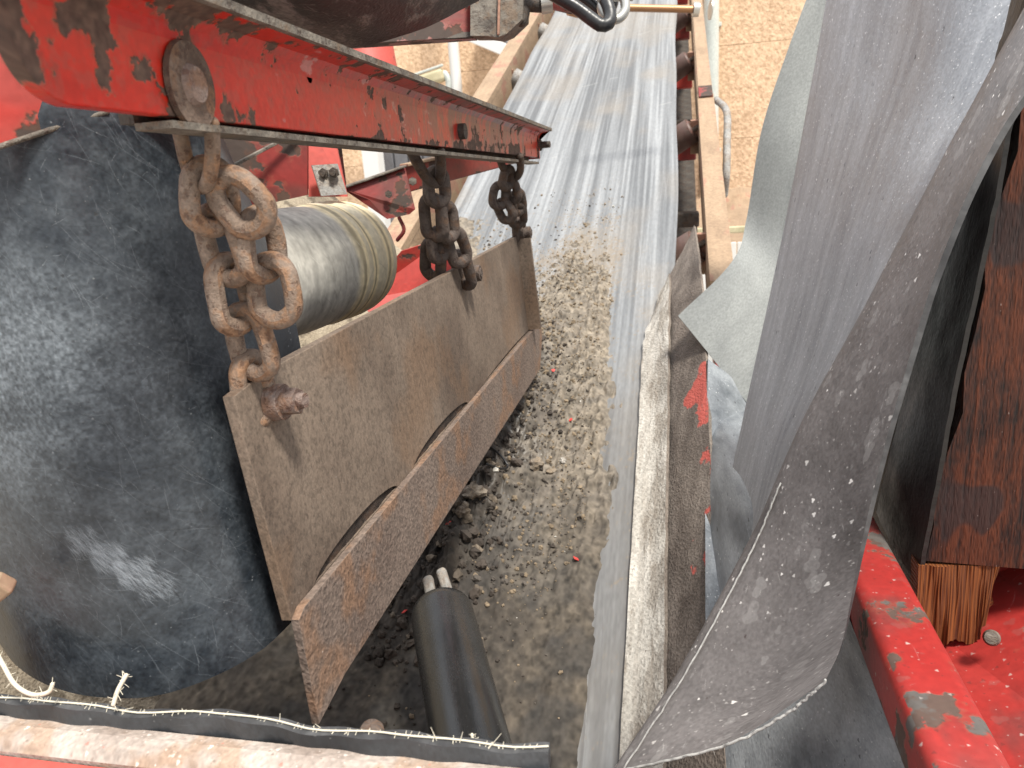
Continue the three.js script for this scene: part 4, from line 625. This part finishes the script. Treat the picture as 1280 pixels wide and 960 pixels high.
// ------------------------------------------------------------------ side conveyor: red plate, drum, frame, drooping rubber
{
  const p = thing('red_side_plate', 'bright red plate at the left edge behind the beam end', 'steel plate');
  const q = [at(-90, -60, 0.50), at(230, -60, 0.60), at(230, 135, 0.60), at(130, 141, 0.58), at(60, 164, 0.56), at(-90, 214, 0.50)];
  part('plate', slab(q, V(-0.006, 0, -0.004)), M.red, p);
  part('plate_edge', tube([at(134, 140, 0.578), at(62, 163, 0.558), at(-88, 213, 0.498)], 0.0020, 20, 8), M.wornEdge, p);
  settle(p);
}
{ // the drum
  const c1 = V(-0.497, 2.28, -1.12), dir = V(-0.157, 0, 1.094).normalize(), c0 = c1.clone().addScaledVector(dir, 0.56), L = 0.56;
  const d = thing('conveyor_drum', 'dirty grey drum with yellowed end behind the plate', 'drum');
  const pr = [[0, 0], [0.078, 0], [0.082, 0.004]]; for (let t = 0.006; t < L - 0.11; t += 0.01) pr.push([0.0845 + 0.0006 * Math.sin(t * 50), t]); for (const [r, t] of [[0.085, 0.105], [0.0865, 0.10], [0.0865, 0.082], [0.0845, 0.08], [0.085, 0.062], [0.087, 0.058], [0.087, 0.04], [0.085, 0.037], [0.0855, 0.02], [0.083, 0.006], [0.076, 0.0]]) pr.push([r, L - t]);
  pr.push([0.07, L], [0.066, L - 0.012], [0.03, L - 0.012], [0.03, L]); pr.push([0, L]);
  part('shell', lathe(pr, c0, c1, 64), M.beltedDrum, d);
  part('axle', cyl(c1, c1.clone().addScaledVector(dir, -0.09), 0.022, 0.022, 20), M.steelDark, d);
  settle(d);
}
{ // frame of the side conveyor
  const f = thing('side_conveyor_frame', 'red steel frame arms and plates holding the drum', 'frame');
  part('bearing_plate', slab([at(428, 236, 1.36), at(506, 209, 1.42), at(519, 262, 1.42), at(512, 268, 1.42), at(484, 274, 1.40), at(462, 250, 1.38), at(440, 241, 1.36)], V(-0.004, 0.002, -0.012)), M.redOld, f);
  part('arm', bar(at(505, 224, 1.44), at(662, 186, 1.90), 0.012, 0.05, 0.003), M.redOld, f);
  part('arm_edge', bar(at(505, 207, 1.43), at(650, 173, 1.88), 0.02, 0.006, 0.002), M.tan, f);
  part('plate_edge', bar(at(428, 235, 1.357), at(506, 208, 1.417), 0.016, 0.004, 0.0015), M.wornEdge, f);
  part('lower_plate', slab([at(448, 376, 1.42), at(502, 314, 1.42), at(560, 296, 1.45), at(575, 352, 1.45), at(470, 400, 1.40)], V(-0.004, 0, -0.012)), M.red, f);
  part('upper_plate', slab([at(255, 150, 0.98), at(384, 150, 1.08), at(384, 244, 1.08), at(330, 256, 1.04), at(255, 256, 0.98)], V(-0.003, 0, -0.01)), M.redOld, f);
  part('seam_bar', bar(at(290, 208, 0.97), at(372, 165, 1.06), 0.006, 0.004, 0.001), M.wornEdge, f);
  part('stay', slab([at(386, 150, 1.12), at(414, 150, 1.14), at(434, 246, 1.14), at(386, 246, 1.12)], V(-0.003, 0, -0.01)), M.pinkRed, f);
  const br = part('clamp_plate', slab([at(389, 207, 1.10), at(421, 205, 1.12), at(433, 243, 1.12), at(401, 245, 1.10)], V(0.006, 0.0, 0.010)), M.steelGrey, f);
  for (const [x, y] of [[405, 217], [418, 216]]) part('bolt', hexBolt(at(x, y, 1.10), V(0.25, 0, 1), 0.0075, 0.008, 0.006), M.steelDark, br);
  part('inner_beam', bar(at(200, 190, 1.3), at(420, 180, 1.5), 0.05, 0.16, 0.004), M.redOld, f);
  part('bolt', hexBolt(at(486, 243, 1.385), V(0.3, 0.1, 1), 0.007, 0.006), M.steelDark, f);
  part('bolt', hexBolt(at(516, 227, 1.425), V(0.3, 0.1, 1), 0.008, 0.006), M.wornEdge, f);
  part('tie_strap', tube([at(499, 272, 1.5), at(505, 288, 1.5), at(497, 300, 1.5)], 0.004, 12, 8), M.redOld, f);
  settle(f);
}
{ // red tank end beyond
  const a = at(448, 40, 1.95), b = at(462, 110, 1.9); single('red_cylinder', lathe([[0, 0], [0.07, 0], [0.076, 0.006], [0.076, 0.19], [0.07, 0.196], [0, 0.2]], b, a.clone().add(V(0, 0.06, 0)), 40), M.pinkRed, 'rounded bright red casing between the beam and the dark belt', 'casing');
}
{ // dark belt underside, sagging over the beam
  const o = thing('dark_belt', 'dark dirt streaked rubber belt underside at the top above the beam', 'belt');
  const rows = [[at(60, -160, 0.62), at(180, -110, 0.66), at(330, -80, 0.72), at(470, -110, 0.78), at(560, -170, 0.8)], [at(130, -70, 0.72), at(250, -5, 0.76), at(395, 6, 0.82), at(520, -40, 0.88), at(590, -100, 0.9)], [at(230, 0, 0.86), at(330, 44, 0.9), at(432, 56, 0.95), at(520, 34, 1.0), at(596, -2, 1.04), ]];
  const s = sheet(rows, 40, 40, 0.010, (u, v) => 0.004 * (fbm(u, v, 6, 6, 3, 451) - 0.5)); part('belt', s.face, M.dirtyRubber, o); part('belt_edge', s.edge, M.wornEdge, o); settle(o);
}
{ // head frame behind it
  const o = thing('head_frame', 'dark red head frame with brown end plate at the top', 'frame');
  part('beam', slab([at(380, -60, 1.25), at(590, -60, 1.35), at(590, 46, 1.35), at(415, 57, 1.25)], V(-0.003, 0, -0.05)), M.redOld, o);
  part('end_plate', slab([at(588, -60, 1.32), at(656, -60, 1.34), at(653, 24, 1.34), at(634, 42, 1.34), at(622, 47, 1.33), at(608, 45, 1.33), at(588, 45, 1.32)], V(0, 0, -0.06)), M.wornEdge, o);
  part('seam', bar(at(625, -40, 1.325), at(623, 44, 1.325), 0.004, 0.004, 0.001), M.tan, o);
  part('underside', slab([at(470, 53, 1.30), at(600, 46, 1.345), at(632, 47, 1.36), at(600, 44, 1.5)], V(0, 0.01, -0.01)), M.steelDark, o);
  settle(o);
}
{ // hydraulic hoses and fittings
  const h = (label, pts, r) => { const o = thing('hydraulic_hose', label, 'hose', 'hydraulic hoses looping at the top'); part('hose', tube(pts.map(([x, y, d]) => at(x, y, d)), r, 40, 12), M.hose, o); const e = pts[pts.length - 1], f = pts[pts.length - 2]; part('ferrule', cyl(at(e[0], e[1], e[2]), at(e[0], e[1], e[2]).add(at(e[0], e[1], e[2]).sub(at(f[0], f[1], f[2])).setLength(0.03)), r * 1.2, r * 1.2, 16), M.zinc, o); return settle(o); };
  h('thicker black hose, its loop hanging lowest over the belt', [[640, -40, 1.25], [690, -8, 1.25], [722, 11, 1.25], [742, 26, 1.25], [752, 32, 1.25], [760, 30, 1.25], [763, 22, 1.255], [760, 8, 1.26], [750, -10, 1.27], [736, -35, 1.28]], 0.011);
  h('thinner black hose running above the lowest loop', [[660, -50, 1.32], [700, -14, 1.31], [735, 2, 1.3], [752, 14, 1.3], [764, 10, 1.3], [766, -14, 1.3], [760, -40, 1.3]], 0.009);
  const c = thing('shackle', 'bright metal shackle beside the hose loop', 'shackle'); part('bow', tube([[756, -6, 1.27], [752, 10, 1.27], [758, 22, 1.27], [772, 24, 1.27], [781, 14, 1.27], [780, -4, 1.27], [776, -22, 1.27]].map(([x, y, d]) => at(x, y, d)), 0.008, 40, 12), M.zinc, c); part('pin', cyl(at(748, -2, 1.26), at(790, -3, 1.28), 0.006, 0.006, 12), M.zinc, c); settle(c);
  const f = thing('hose_fitting', 'brass and steel hose fitting at the end of the red frame', 'fitting'); part('body', cyl(at(652, 6, 1.36), at(686, 8, 1.38), 0.012, 0.012, 16), M.steelDark, f); part('nut', hexBolt(at(676, 5, 1.37), V(1, 0.05, -0.2), 0.018, 0.02), M.zinc, f); part('elbow', tube([at(652, 6, 1.36), at(656, 16, 1.36), at(652, 28, 1.36)], 0.009, 12, 10), M.steelDark, f); settle(f);
  const t = thing('red_pipe', 'short red brown pipe behind the hoses', 'pipe'); part('pipe', cyl(at(660, -4, 1.6), at(724, 12, 1.7), 0.014, 0.014, 16), M.redOld, t); part('collar', cyl(at(712, 9, 1.69), at(724, 12, 1.7), 0.018, 0.018, 16), M.copper, t); settle(t);
}
{ // the big rubber curtain on the left
  const y0 = 2.50, y1 = 2.009;
  const top = [[-0.86, -0.62], [-0.70, -0.545], [-0.58, -0.505], [-0.48, -0.505], [-0.425, -0.555], [-0.41, -0.63]], bot = [[-0.80, -0.63], [-0.645, -0.525], [-0.535, -0.463], [-0.425, -0.455], [-0.367, -0.515], [-0.352, -0.60]];
  const row = (t, e = 0) => top.map((p, i) => V(mix(p[0], bot[i][0], t), mix(y0, y1, t) + e, mix(p[1], bot[i][1], t)));
  const s = sheet([row(0), row(0.33), row(0.66), row(1)], 70, 60, 0.011, (u, v) => 0.007 * (fbm(u, v, 4, 3, 3, 461) - 0.5));
  const o = thing('rubber_curtain', 'large scuffed black rubber curtain bulging on the left', 'rubber curtain'); part('sheet', s.face, M.rubberLeft, o); part('cut_edge', s.edge, M.darkEdge, o); settle(o);
  const b = sheet([[at(190, 120, 0.78), at(240, 130, 0.80), at(272, 170, 0.86)], [at(230, 300, 0.78), at(300, 300, 0.80), at(340, 330, 0.86)], [at(270, 470, 0.76), at(330, 470, 0.78), at(374, 446, 0.82)], [at(280, 620, 0.76), at(330, 620, 0.78), at(376, 600, 0.82)]], 20, 40, 0.010);
  const k = thing('rubber_strip', 'narrow dark rubber strip behind the nearest chain', 'rubber strip'); part('sheet', b.face, M.lipRubber, k); part('cut_edge', b.edge, M.darkEdge, k); settle(k);
}
// ------------------------------------------------------------------ the black pipe over the belt
{
  const a = at(552, 764, 1.13), b = at(597, 968, 0.845), d = b.clone().sub(a), L = d.length(), o = thing('black_pipe', 'black rubber sleeved pipe with two steel prongs over the belt', 'pipe');
  part('sleeve', lathe([[0.028, 0.006], [0.039, 0.0], [0.0445, 0.006], [0.0455, 0.018], [0.0455, L - 0.004], [0.0445, L], [0.0375, L], [0.037, L - 0.004], [0.037, L - 0.12], [0, L - 0.12]], a, b, 56), M.pipe, o);
  part('end_cap', lathe([[0, -0.002], [0.026, -0.002], [0.039, 0.003]], a, b, 40), M.steelDark, o);
  const up = DOWN.clone().negate(); for (const [x0, y0, x1, y1, dd] of [[540, 752, 535, 722, 1.12], [564, 750, 551, 712, 1.14]]) { const p = at(x0, y0, dd), q = at(x1, y1, dd + 0.05); part('prong', bar(p.clone().addScaledVector(d, 0.06), q, 0.014, 0.016, 0.006, V(1, 0.3, 0)), M.steelGrey, o); }
  settle(o);
}
// ------------------------------------------------------------------ near cross member with its rubber lip
{
  const yT = EYE.y - 0.372, o = thing('cross_member', 'pinkish worn steel cross member along the bottom, red below', 'beam');
  const z0 = -0.395, z1 = -0.368;
  const A = (x) => [V(x, yT, z0), V(x, yT + 0.002, z0 + 0.01), V(x, yT - 0.001, z1 - 0.005), V(x, yT - 0.006, z1), V(x, yT - 0.12, z1 - 0.004), V(x, yT - 0.12, z0)];
  part('top', hull(A(-0.75), A(-0.06)), M.crossTop, o);
  part('red_face', hull([V(-0.75, yT - 0.008, z1 + 0.001), V(-0.75, yT - 0.02, z1 + 0.04), V(-0.75, yT - 0.12, z1 + 0.04), V(-0.75, yT - 0.12, z1 + 0.001)], [V(-0.06, yT - 0.010, z1 + 0.001), V(-0.06, yT - 0.025, z1 + 0.04), V(-0.06, yT - 0.12, z1 + 0.04), V(-0.06, yT - 0.12, z1 + 0.001)]), M.pinkRed, o);
  part('added_shade_plate', hull([V(-1.25, 1.25, z0 + 0.012), V(0.16, 1.25, z0 + 0.012), V(0.16, yT - 0.121, z0 + 0.012), V(-1.25, yT - 0.121, z0 + 0.012)], [V(-1.25, 1.25, z0 + 0.02), V(0.16, 1.25, z0 + 0.02), V(0.16, yT - 0.121, z0 + 0.02), V(-1.25, yT - 0.121, z0 + 0.02)]), M.redOld, o);  // last part: unseen plate, added to block light reaching the lower belt from behind
  const bp = onY(463, 913, yT + 0.0); part('bolt', lathe([[0, 0.004], [0.006, 0.0035], [0.0085, 0.0], [0.009, -0.004], [0.009, -0.03]].reverse(), V(bp.x, yT, z0 - 0.022), V(bp.x, yT + 1, z0 - 0.022), 24), M.rustLip, o);
  settle(o);
  const r = thing('rubber_lip', 'frayed rubber strip along the cross member edge', 'rubber strip');
  const pts = []; for (let k = 0; k <= 24; k++) { const x = mix(-0.75, -0.085, k / 24); pts.push(V(x, yT + 0.012 + 0.002 * Math.sin(k * 1.3), z0 - 0.005 + 0.002 * Math.sin(k * 0.7))); }
  const s = sheet([pts, pts.map((p) => p.clone().add(V(0, -0.017, 0.0005)))], 160, 6, 0.009, (u, v) => 0.0012 * Math.sin(u * 90)); part('strip', s.face, M.lipRubber, r); part('cut_edge', s.edge, M.darkEdge, r);
  const fz = []; for (let k = 0; k < 200; k++) { const t = rnd(), p = along(pts, t), l = rr(0.0006, 0.003) * (rnd() < 0.06 ? 4 : 1), q = p.clone().add(V(rr(-1, 1) * l, rr(0.2, 1) * l, rr(-0.004, 0.001))); fz.push(cyl(p.clone().add(V(0, 0.0, rr(-0.003, 0.003))), q, 0.00035, 0.0002, 4)); }
  for (let k = 0; k < 60; k++) { const t = k / 60; fz.push(cyl(along(pts, t).add(V(0, 0.0012, 0.001 * Math.sin(k))), along(pts, Math.min(1, t + 1 / 60)).add(V(0, 0.0012, 0.001 * Math.sin(k + 1))), 0.0007, 0.0007, 5)); }
  const fr = part('frayed_cord', mergeGeometries(fz.map((g) => g.toNonIndexed())), M.fibre, r); fr.userData.kind = 'stuff'; settle(r);
  const th = (label, p, w) => { const g = [tube(p, w, 40, 8)]; for (let k = 0; k < 30; k++) { const c = along(p, rnd()), l = w * 3; g.push(cyl(c, c.clone().add(V(rr(-l, l), rr(-l, l), rr(-l, l))), 0.0003, 0.0002, 4).toNonIndexed()); } single('loose_thread', mergeGeometries(g), M.fibre, label, 'thread', 'loose fabric threads on the rubber strip'); };
  th('longest curled thread at the lower left corner of the view', [[-12, 800, 0.566], [4, 830, 0.562], [20, 856, 0.558], [42, 868, 0.554], [62, 864, 0.552], [66, 855, 0.552]].map(([x, y, d]) => at(x, y, d)), 0.0016);
  th('short upright tuft standing on the strip against the curtain', [[142, 880, 0.548], [148, 862, 0.55], [158, 844, 0.552]].map(([x, y, d]) => at(x, y, d)), 0.0016);
  th('thin thread hanging before the black pipe mouth', [[588, 945, 0.51], [592, 932, 0.512], [590, 918, 0.514]].map(([x, y, d]) => at(x, y, d)), 0.0011);
  th('pale thread at the right end of the strip', [[613, 930, 0.51], [624, 942, 0.508], [640, 958, 0.504], [650, 975, 0.5]].map(([x, y, d]) => at(x, y, d)), 0.0016);
}
// ------------------------------------------------------------------ right: rubber flaps
function flap(name, label, rows, nu, nv, th, face, edge, wave, rims = []) {
  const s = sheet(rows, nu, nv, th, wave), o = thing(name, label, 'rubber flap', 'rubber flaps on the right side'); part('sheet', s.face, face, o); part('cut_edge', s.edge, edge, o);
  for (const [pts, r] of rims) { // torn fabric: an uneven cord with stray ends
    const c = new THREE.CatmullRomCurve3(pts), q = Array.from({ length: 61 }, (_, k) => c.getPoint(k / 60).add(V(rr(-1, 1), rr(-1, 1), rr(-1, 1)).multiplyScalar(r * 0.35))), g = [tube(q, r * 0.8, 180, 7)];
    for (let k = 0; k < 90; k++) { const p = q[Math.floor(rnd() * 60)], l = r * rr(0.8, 2.6); g.push(cyl(p, p.clone().add(V(rr(-l, l), rr(-l, l), rr(-l, l))), r * 0.16, r * 0.06, 4).toNonIndexed()); }
    part('frayed_edge', mergeGeometries(g), M.cutEdge, o);
  }
  return settle(o);
}
const P3 = (l) => l.map(([x, y, d]) => at(x, y, d));
flap('rubber_flap', 'pale grey flap with pointed lower corner, farthest back', [
  P3([[1030, -60, 1.62], [1090, -60, 1.6], [1180, -60, 1.55]]), P3([[985, 62, 1.66], [1060, 60, 1.62], [1150, 60, 1.55]]), P3([[952, 165, 1.70], [1020, 170, 1.64], [1120, 190, 1.55]]), P3([[934, 275, 1.74], [985, 300, 1.66], [1050, 320, 1.55]]), P3([[914, 330, 1.70], [955, 380, 1.62], [1010, 420, 1.54]]), P3([[848, 396, 1.70], [892, 450, 1.62], [940, 512, 1.52]])], 40, 70, 0.009, M.flapPale, M.cutEdge);
flap('rubber_flap', 'large mid grey flap with white specks and long side edge', [
  P3([[1046, -60, 1.34], [1130, -60, 1.12], [1230, -60, 0.92], [1400, -60, 0.80]]), P3([[1022, 80, 1.34], [1100, 80, 1.12], [1186, 86, 0.93], [1312, 72, 0.795]]), P3([[988, 260, 1.33], [1045, 270, 1.13], [1110, 275, 0.95], [1190, 258, 0.80]]), P3([[952, 430, 1.30], [1000, 440, 1.13], [1050, 440, 0.97], [1095, 430, 0.83]]), P3([[924, 560, 1.27], [960, 560, 1.13], [1000, 560, 1.0], [1030, 555, 0.87]]), P3([[907, 640, 1.25], [930, 690, 1.12], [960, 700, 1.0], [985, 700, 0.90]])], 60, 90, 0.009, M.flapMid, M.cutEdge, (u, v) => 0.003 * (fbm(u, v, 4, 5, 3, 471) - 0.5));
flap('rubber_flap', 'nearest brownish flap, its bright cut edge sweeping down to the bottom', [
  P3([[1334, -60, 0.735], [1326, -60, 0.705], [1360, -40, 0.67], [1400, -20, 0.64]]), P3([[1270, 64, 0.75], [1258, 60, 0.718], [1284, 76, 0.682], [1300, 100, 0.655]]), P3([[1182, 230, 0.78], [1169, 226, 0.748], [1198, 240, 0.698], [1218, 236, 0.665]]), P3([[1091, 402, 0.815], [1079, 400, 0.787], [1126, 410, 0.722], [1157, 400, 0.685]]), P3([[1013, 537, 0.846], [1004, 535, 0.822], [1066, 560, 0.742], [1112, 550, 0.70]]), P3([[952, 673, 0.86], [946, 672, 0.841], [1018, 700, 0.762], [1078, 690, 0.715]]), P3([[868, 827, 0.862], [865, 826, 0.85], [958, 850, 0.778], [1054, 800, 0.73]]), P3([[779, 962, 0.856], [778, 962, 0.85], [910, 928, 0.792], [1032, 850, 0.74]])], 44, 120, 0.006, M.flapFront, M.darkEdge, (u, v) => 0.007 * (fbm(u, v, 2, 5, 3, 473) - 0.5), [[P3([[975, 604, 0.824], [946, 674, 0.832], [865, 827, 0.842], [778, 963, 0.842]]), 0.0013], [P3([[778, 963, 0.845], [910, 930, 0.786], [984, 891, 0.757], [1032, 851, 0.734]]), 0.0019]]);
flap('rubber_flap', 'narrow pale slate rubber strip between the brown skirt and the large flap', [
  P3([[884, 450, 1.60], [910, 470, 1.58], [942, 500, 1.56]]), P3([[882, 580, 1.40], [910, 590, 1.37], [948, 600, 1.34]]), P3([[883, 700, 1.21], [912, 705, 1.18], [955, 712, 1.14]]), P3([[884, 800, 1.09], [915, 805, 1.06], [965, 812, 1.02]]), P3([[885, 890, 1.0], [920, 895, 0.98], [980, 900, 0.94]])], 24, 60, 0.008, M.flapSlate, M.darkEdge, (u, v) => 0.004 * (fbm(u, v, 3, 6, 3, 477) - 0.5));
flap('rubber_liner', 'dark slate rubber liner low behind the nearest flap', [
  P3([[880, 478, 1.70], [950, 500, 1.62], [1024, 540, 1.36], [1052, 640, 1.0]]), P3([[882, 560, 1.46], [950, 600, 1.16], [1020, 640, 1.05], [1056, 735, 0.90]]), P3([[884, 760, 1.17], [960, 780, 1.0], [1040, 790, 0.90], [1092, 830, 0.79]]), P3([[886, 980, 0.97], [980, 990, 0.86], [1080, 1000, 0.75], [1172, 985, 0.64]]), P3([[886, 1120, 0.9], [990, 1120, 0.8], [1100, 1120, 0.70], [1230, 1120, 0.58]])], 60, 80, 0.011, M.flapSlate, M.darkEdge, (u, v) => 0.005 * (fbm(u, v, 4, 5, 3, 475) - 0.5), [[P3([[1056, 735, 0.895], [1092, 830, 0.785], [1172, 985, 0.635]]), 0.0022]]);
// ------------------------------------------------------------------ right: hopper rail, red side, timber
{
  const r = thing('hopper_rail', 'red rounded hopper rail with grey chips at the lower right', 'rail');
  part('tube', bar(V(0.212, EYE.y - 0.497, -1.15), V(0.212, EYE.y - 0.487, -0.35), 0.062, 0.062, 0.013), M.redRail, r);
  part('web', bar(V(0.205, EYE.y - 0.60, -1.15), V(0.205, EYE.y - 0.60, -0.35), 0.012, 0.15, 0.003), M.redRail, r);
  settle(r);
  const s = thing('steel_sheet', 'red hopper side plate at the right edge below the timber', 'steel plate');
  part('plate', slab([at(1130, 760, 1.0), at(1250, 680, 0.97), at(1420, 650, 0.90), at(1500, 1040, 0.64), at(1170, 1080, 0.68)], V(0.008, -0.008, 0)), M.redRail, s);
  part('bolt', cyl(at(1239, 797, 0.862), at(1239, 797, 0.852), 0.009, 0.007, 18), M.wornEdge, s);
  settle(s);
  const t = thing('timber_post', 'red brown stained timber post with blackened side at the right', 'timber');
  const sh = (y) => 0.277 + (y - (EYE.y - 0.46)) * 0.101;
  const yb = EYE.y - 0.475, yt = EYE.y + 0.16, zb = -0.88;
  const deep = (y) => mix(0.19, 0.05, clamp((y - yb) / 0.6)), ring = (y, e = 0) => [V(sh(y) + e, y, zb + e * 0.3), V(sh(y) + 0.2, y, zb + 0.02), V(sh(y) + 0.2, y, zb - deep(y)), V(sh(y) + e, y, zb - deep(y))];
  const G = []; for (let k = 0; k < 14; k++) { const a = mix(yb, yt, k / 14), b = mix(yb, yt, (k + 1) / 14), ea = 0.004 * Math.sin(k * 2.1) + 0.003 * Math.sin(k * 5.3), eb = 0.004 * Math.sin((k + 1) * 2.1) + 0.003 * Math.sin((k + 1) * 5.3); G.push(hull(ring(a, ea), ring(b, eb))); }
  part('body', mergeGeometries(G), M.wood, t);
  // blackened rubber facing on its left side
  const fr = (y, lo = 0) => [V(sh(y) - 0.006, y + lo, zb + 0.002), V(sh(y) - 0.010, y + lo, zb - deep(y) * 0.5), V(sh(y) - 0.008, y + lo, zb - deep(y))], bf = sheet([fr(yt), fr(2.45), fr(2.3), fr(2.1), fr(yb, -0.03)], 20, 80, 0.005, (u, v) => 0.004 * (fbm(u, v, 3, 20, 3, 481) - 0.5)); part('black_facing', bf.face, M.black, t, 'blackened left face of the timber'); part('facing_edge', bf.edge, M.black, t);
  // broken fresh end: ridged along the grain, ragged below
  const top = [], bt = []; for (let k = 0; k <= 30; k++) { const f = k / 30, yb2 = 772 + 24 * Math.sin(Math.min(1, f / 0.6) * 1.57) - Math.max(0, f - 0.75) * 130 + 12 * (noise(k * 0.45, 3, 999, 999, 8) - 0.5) + rr(-3, 3); top.push(onZ(mix(1144, 1242, f), 700, zb - 0.010)); bt.push(onZ(mix(1138, 1232, f), yb2, zb - 0.006)); }
  const fe = sheet([top, top.map((p, i) => p.clone().lerp(bt[i], 0.5)), bt], 180, 16, 0.03, (u, v) => 0.0016 * (noise(u * 70, v * 3, 999, 999, 9) - 0.5) + 0.006 * (noise(u * 9, v * 2, 999, 999, 5) - 0.5) - 0.006 * v * noise(u * 14, 0, 999, 999, 4));
  part('broken_end', fe.face, M.woodFresh, t); part('broken_edge', fe.edge, M.woodFresh, t);
  settle(t);
  const w = thing('added_dark_wall', 'added dark wall filling the shaded gap behind the timber', 'steel wall'); part('wall', hull([V(0.30, 1.6, -0.98), V(0.32, 1.6, -0.98), V(0.34, 2.34, -0.98), V(0.32, 2.34, -0.98)], [V(0.30, 1.6, -1.75), V(0.32, 1.6, -1.75), V(0.34, 2.34, -1.75), V(0.32, 2.34, -1.75)]), M.steelDark, w); part('stiffener', bar(V(0.30, 2.0, -1.0), V(0.30, 2.0, -1.74), 0.02, 0.05), M.steelDark, w); settle(w);  // wall added to keep light out so the gap goes dark
}
{ const p = at(-2, 735, 0.58); single('wood_chip', rbox(0.02, 0.016, 0.014, 0.003, p, [0.3, 0.4, 0.5]), M.tan, 'small brown chip at the left edge on the curtain', 'chip'); }

renderer.render(scene, camera);
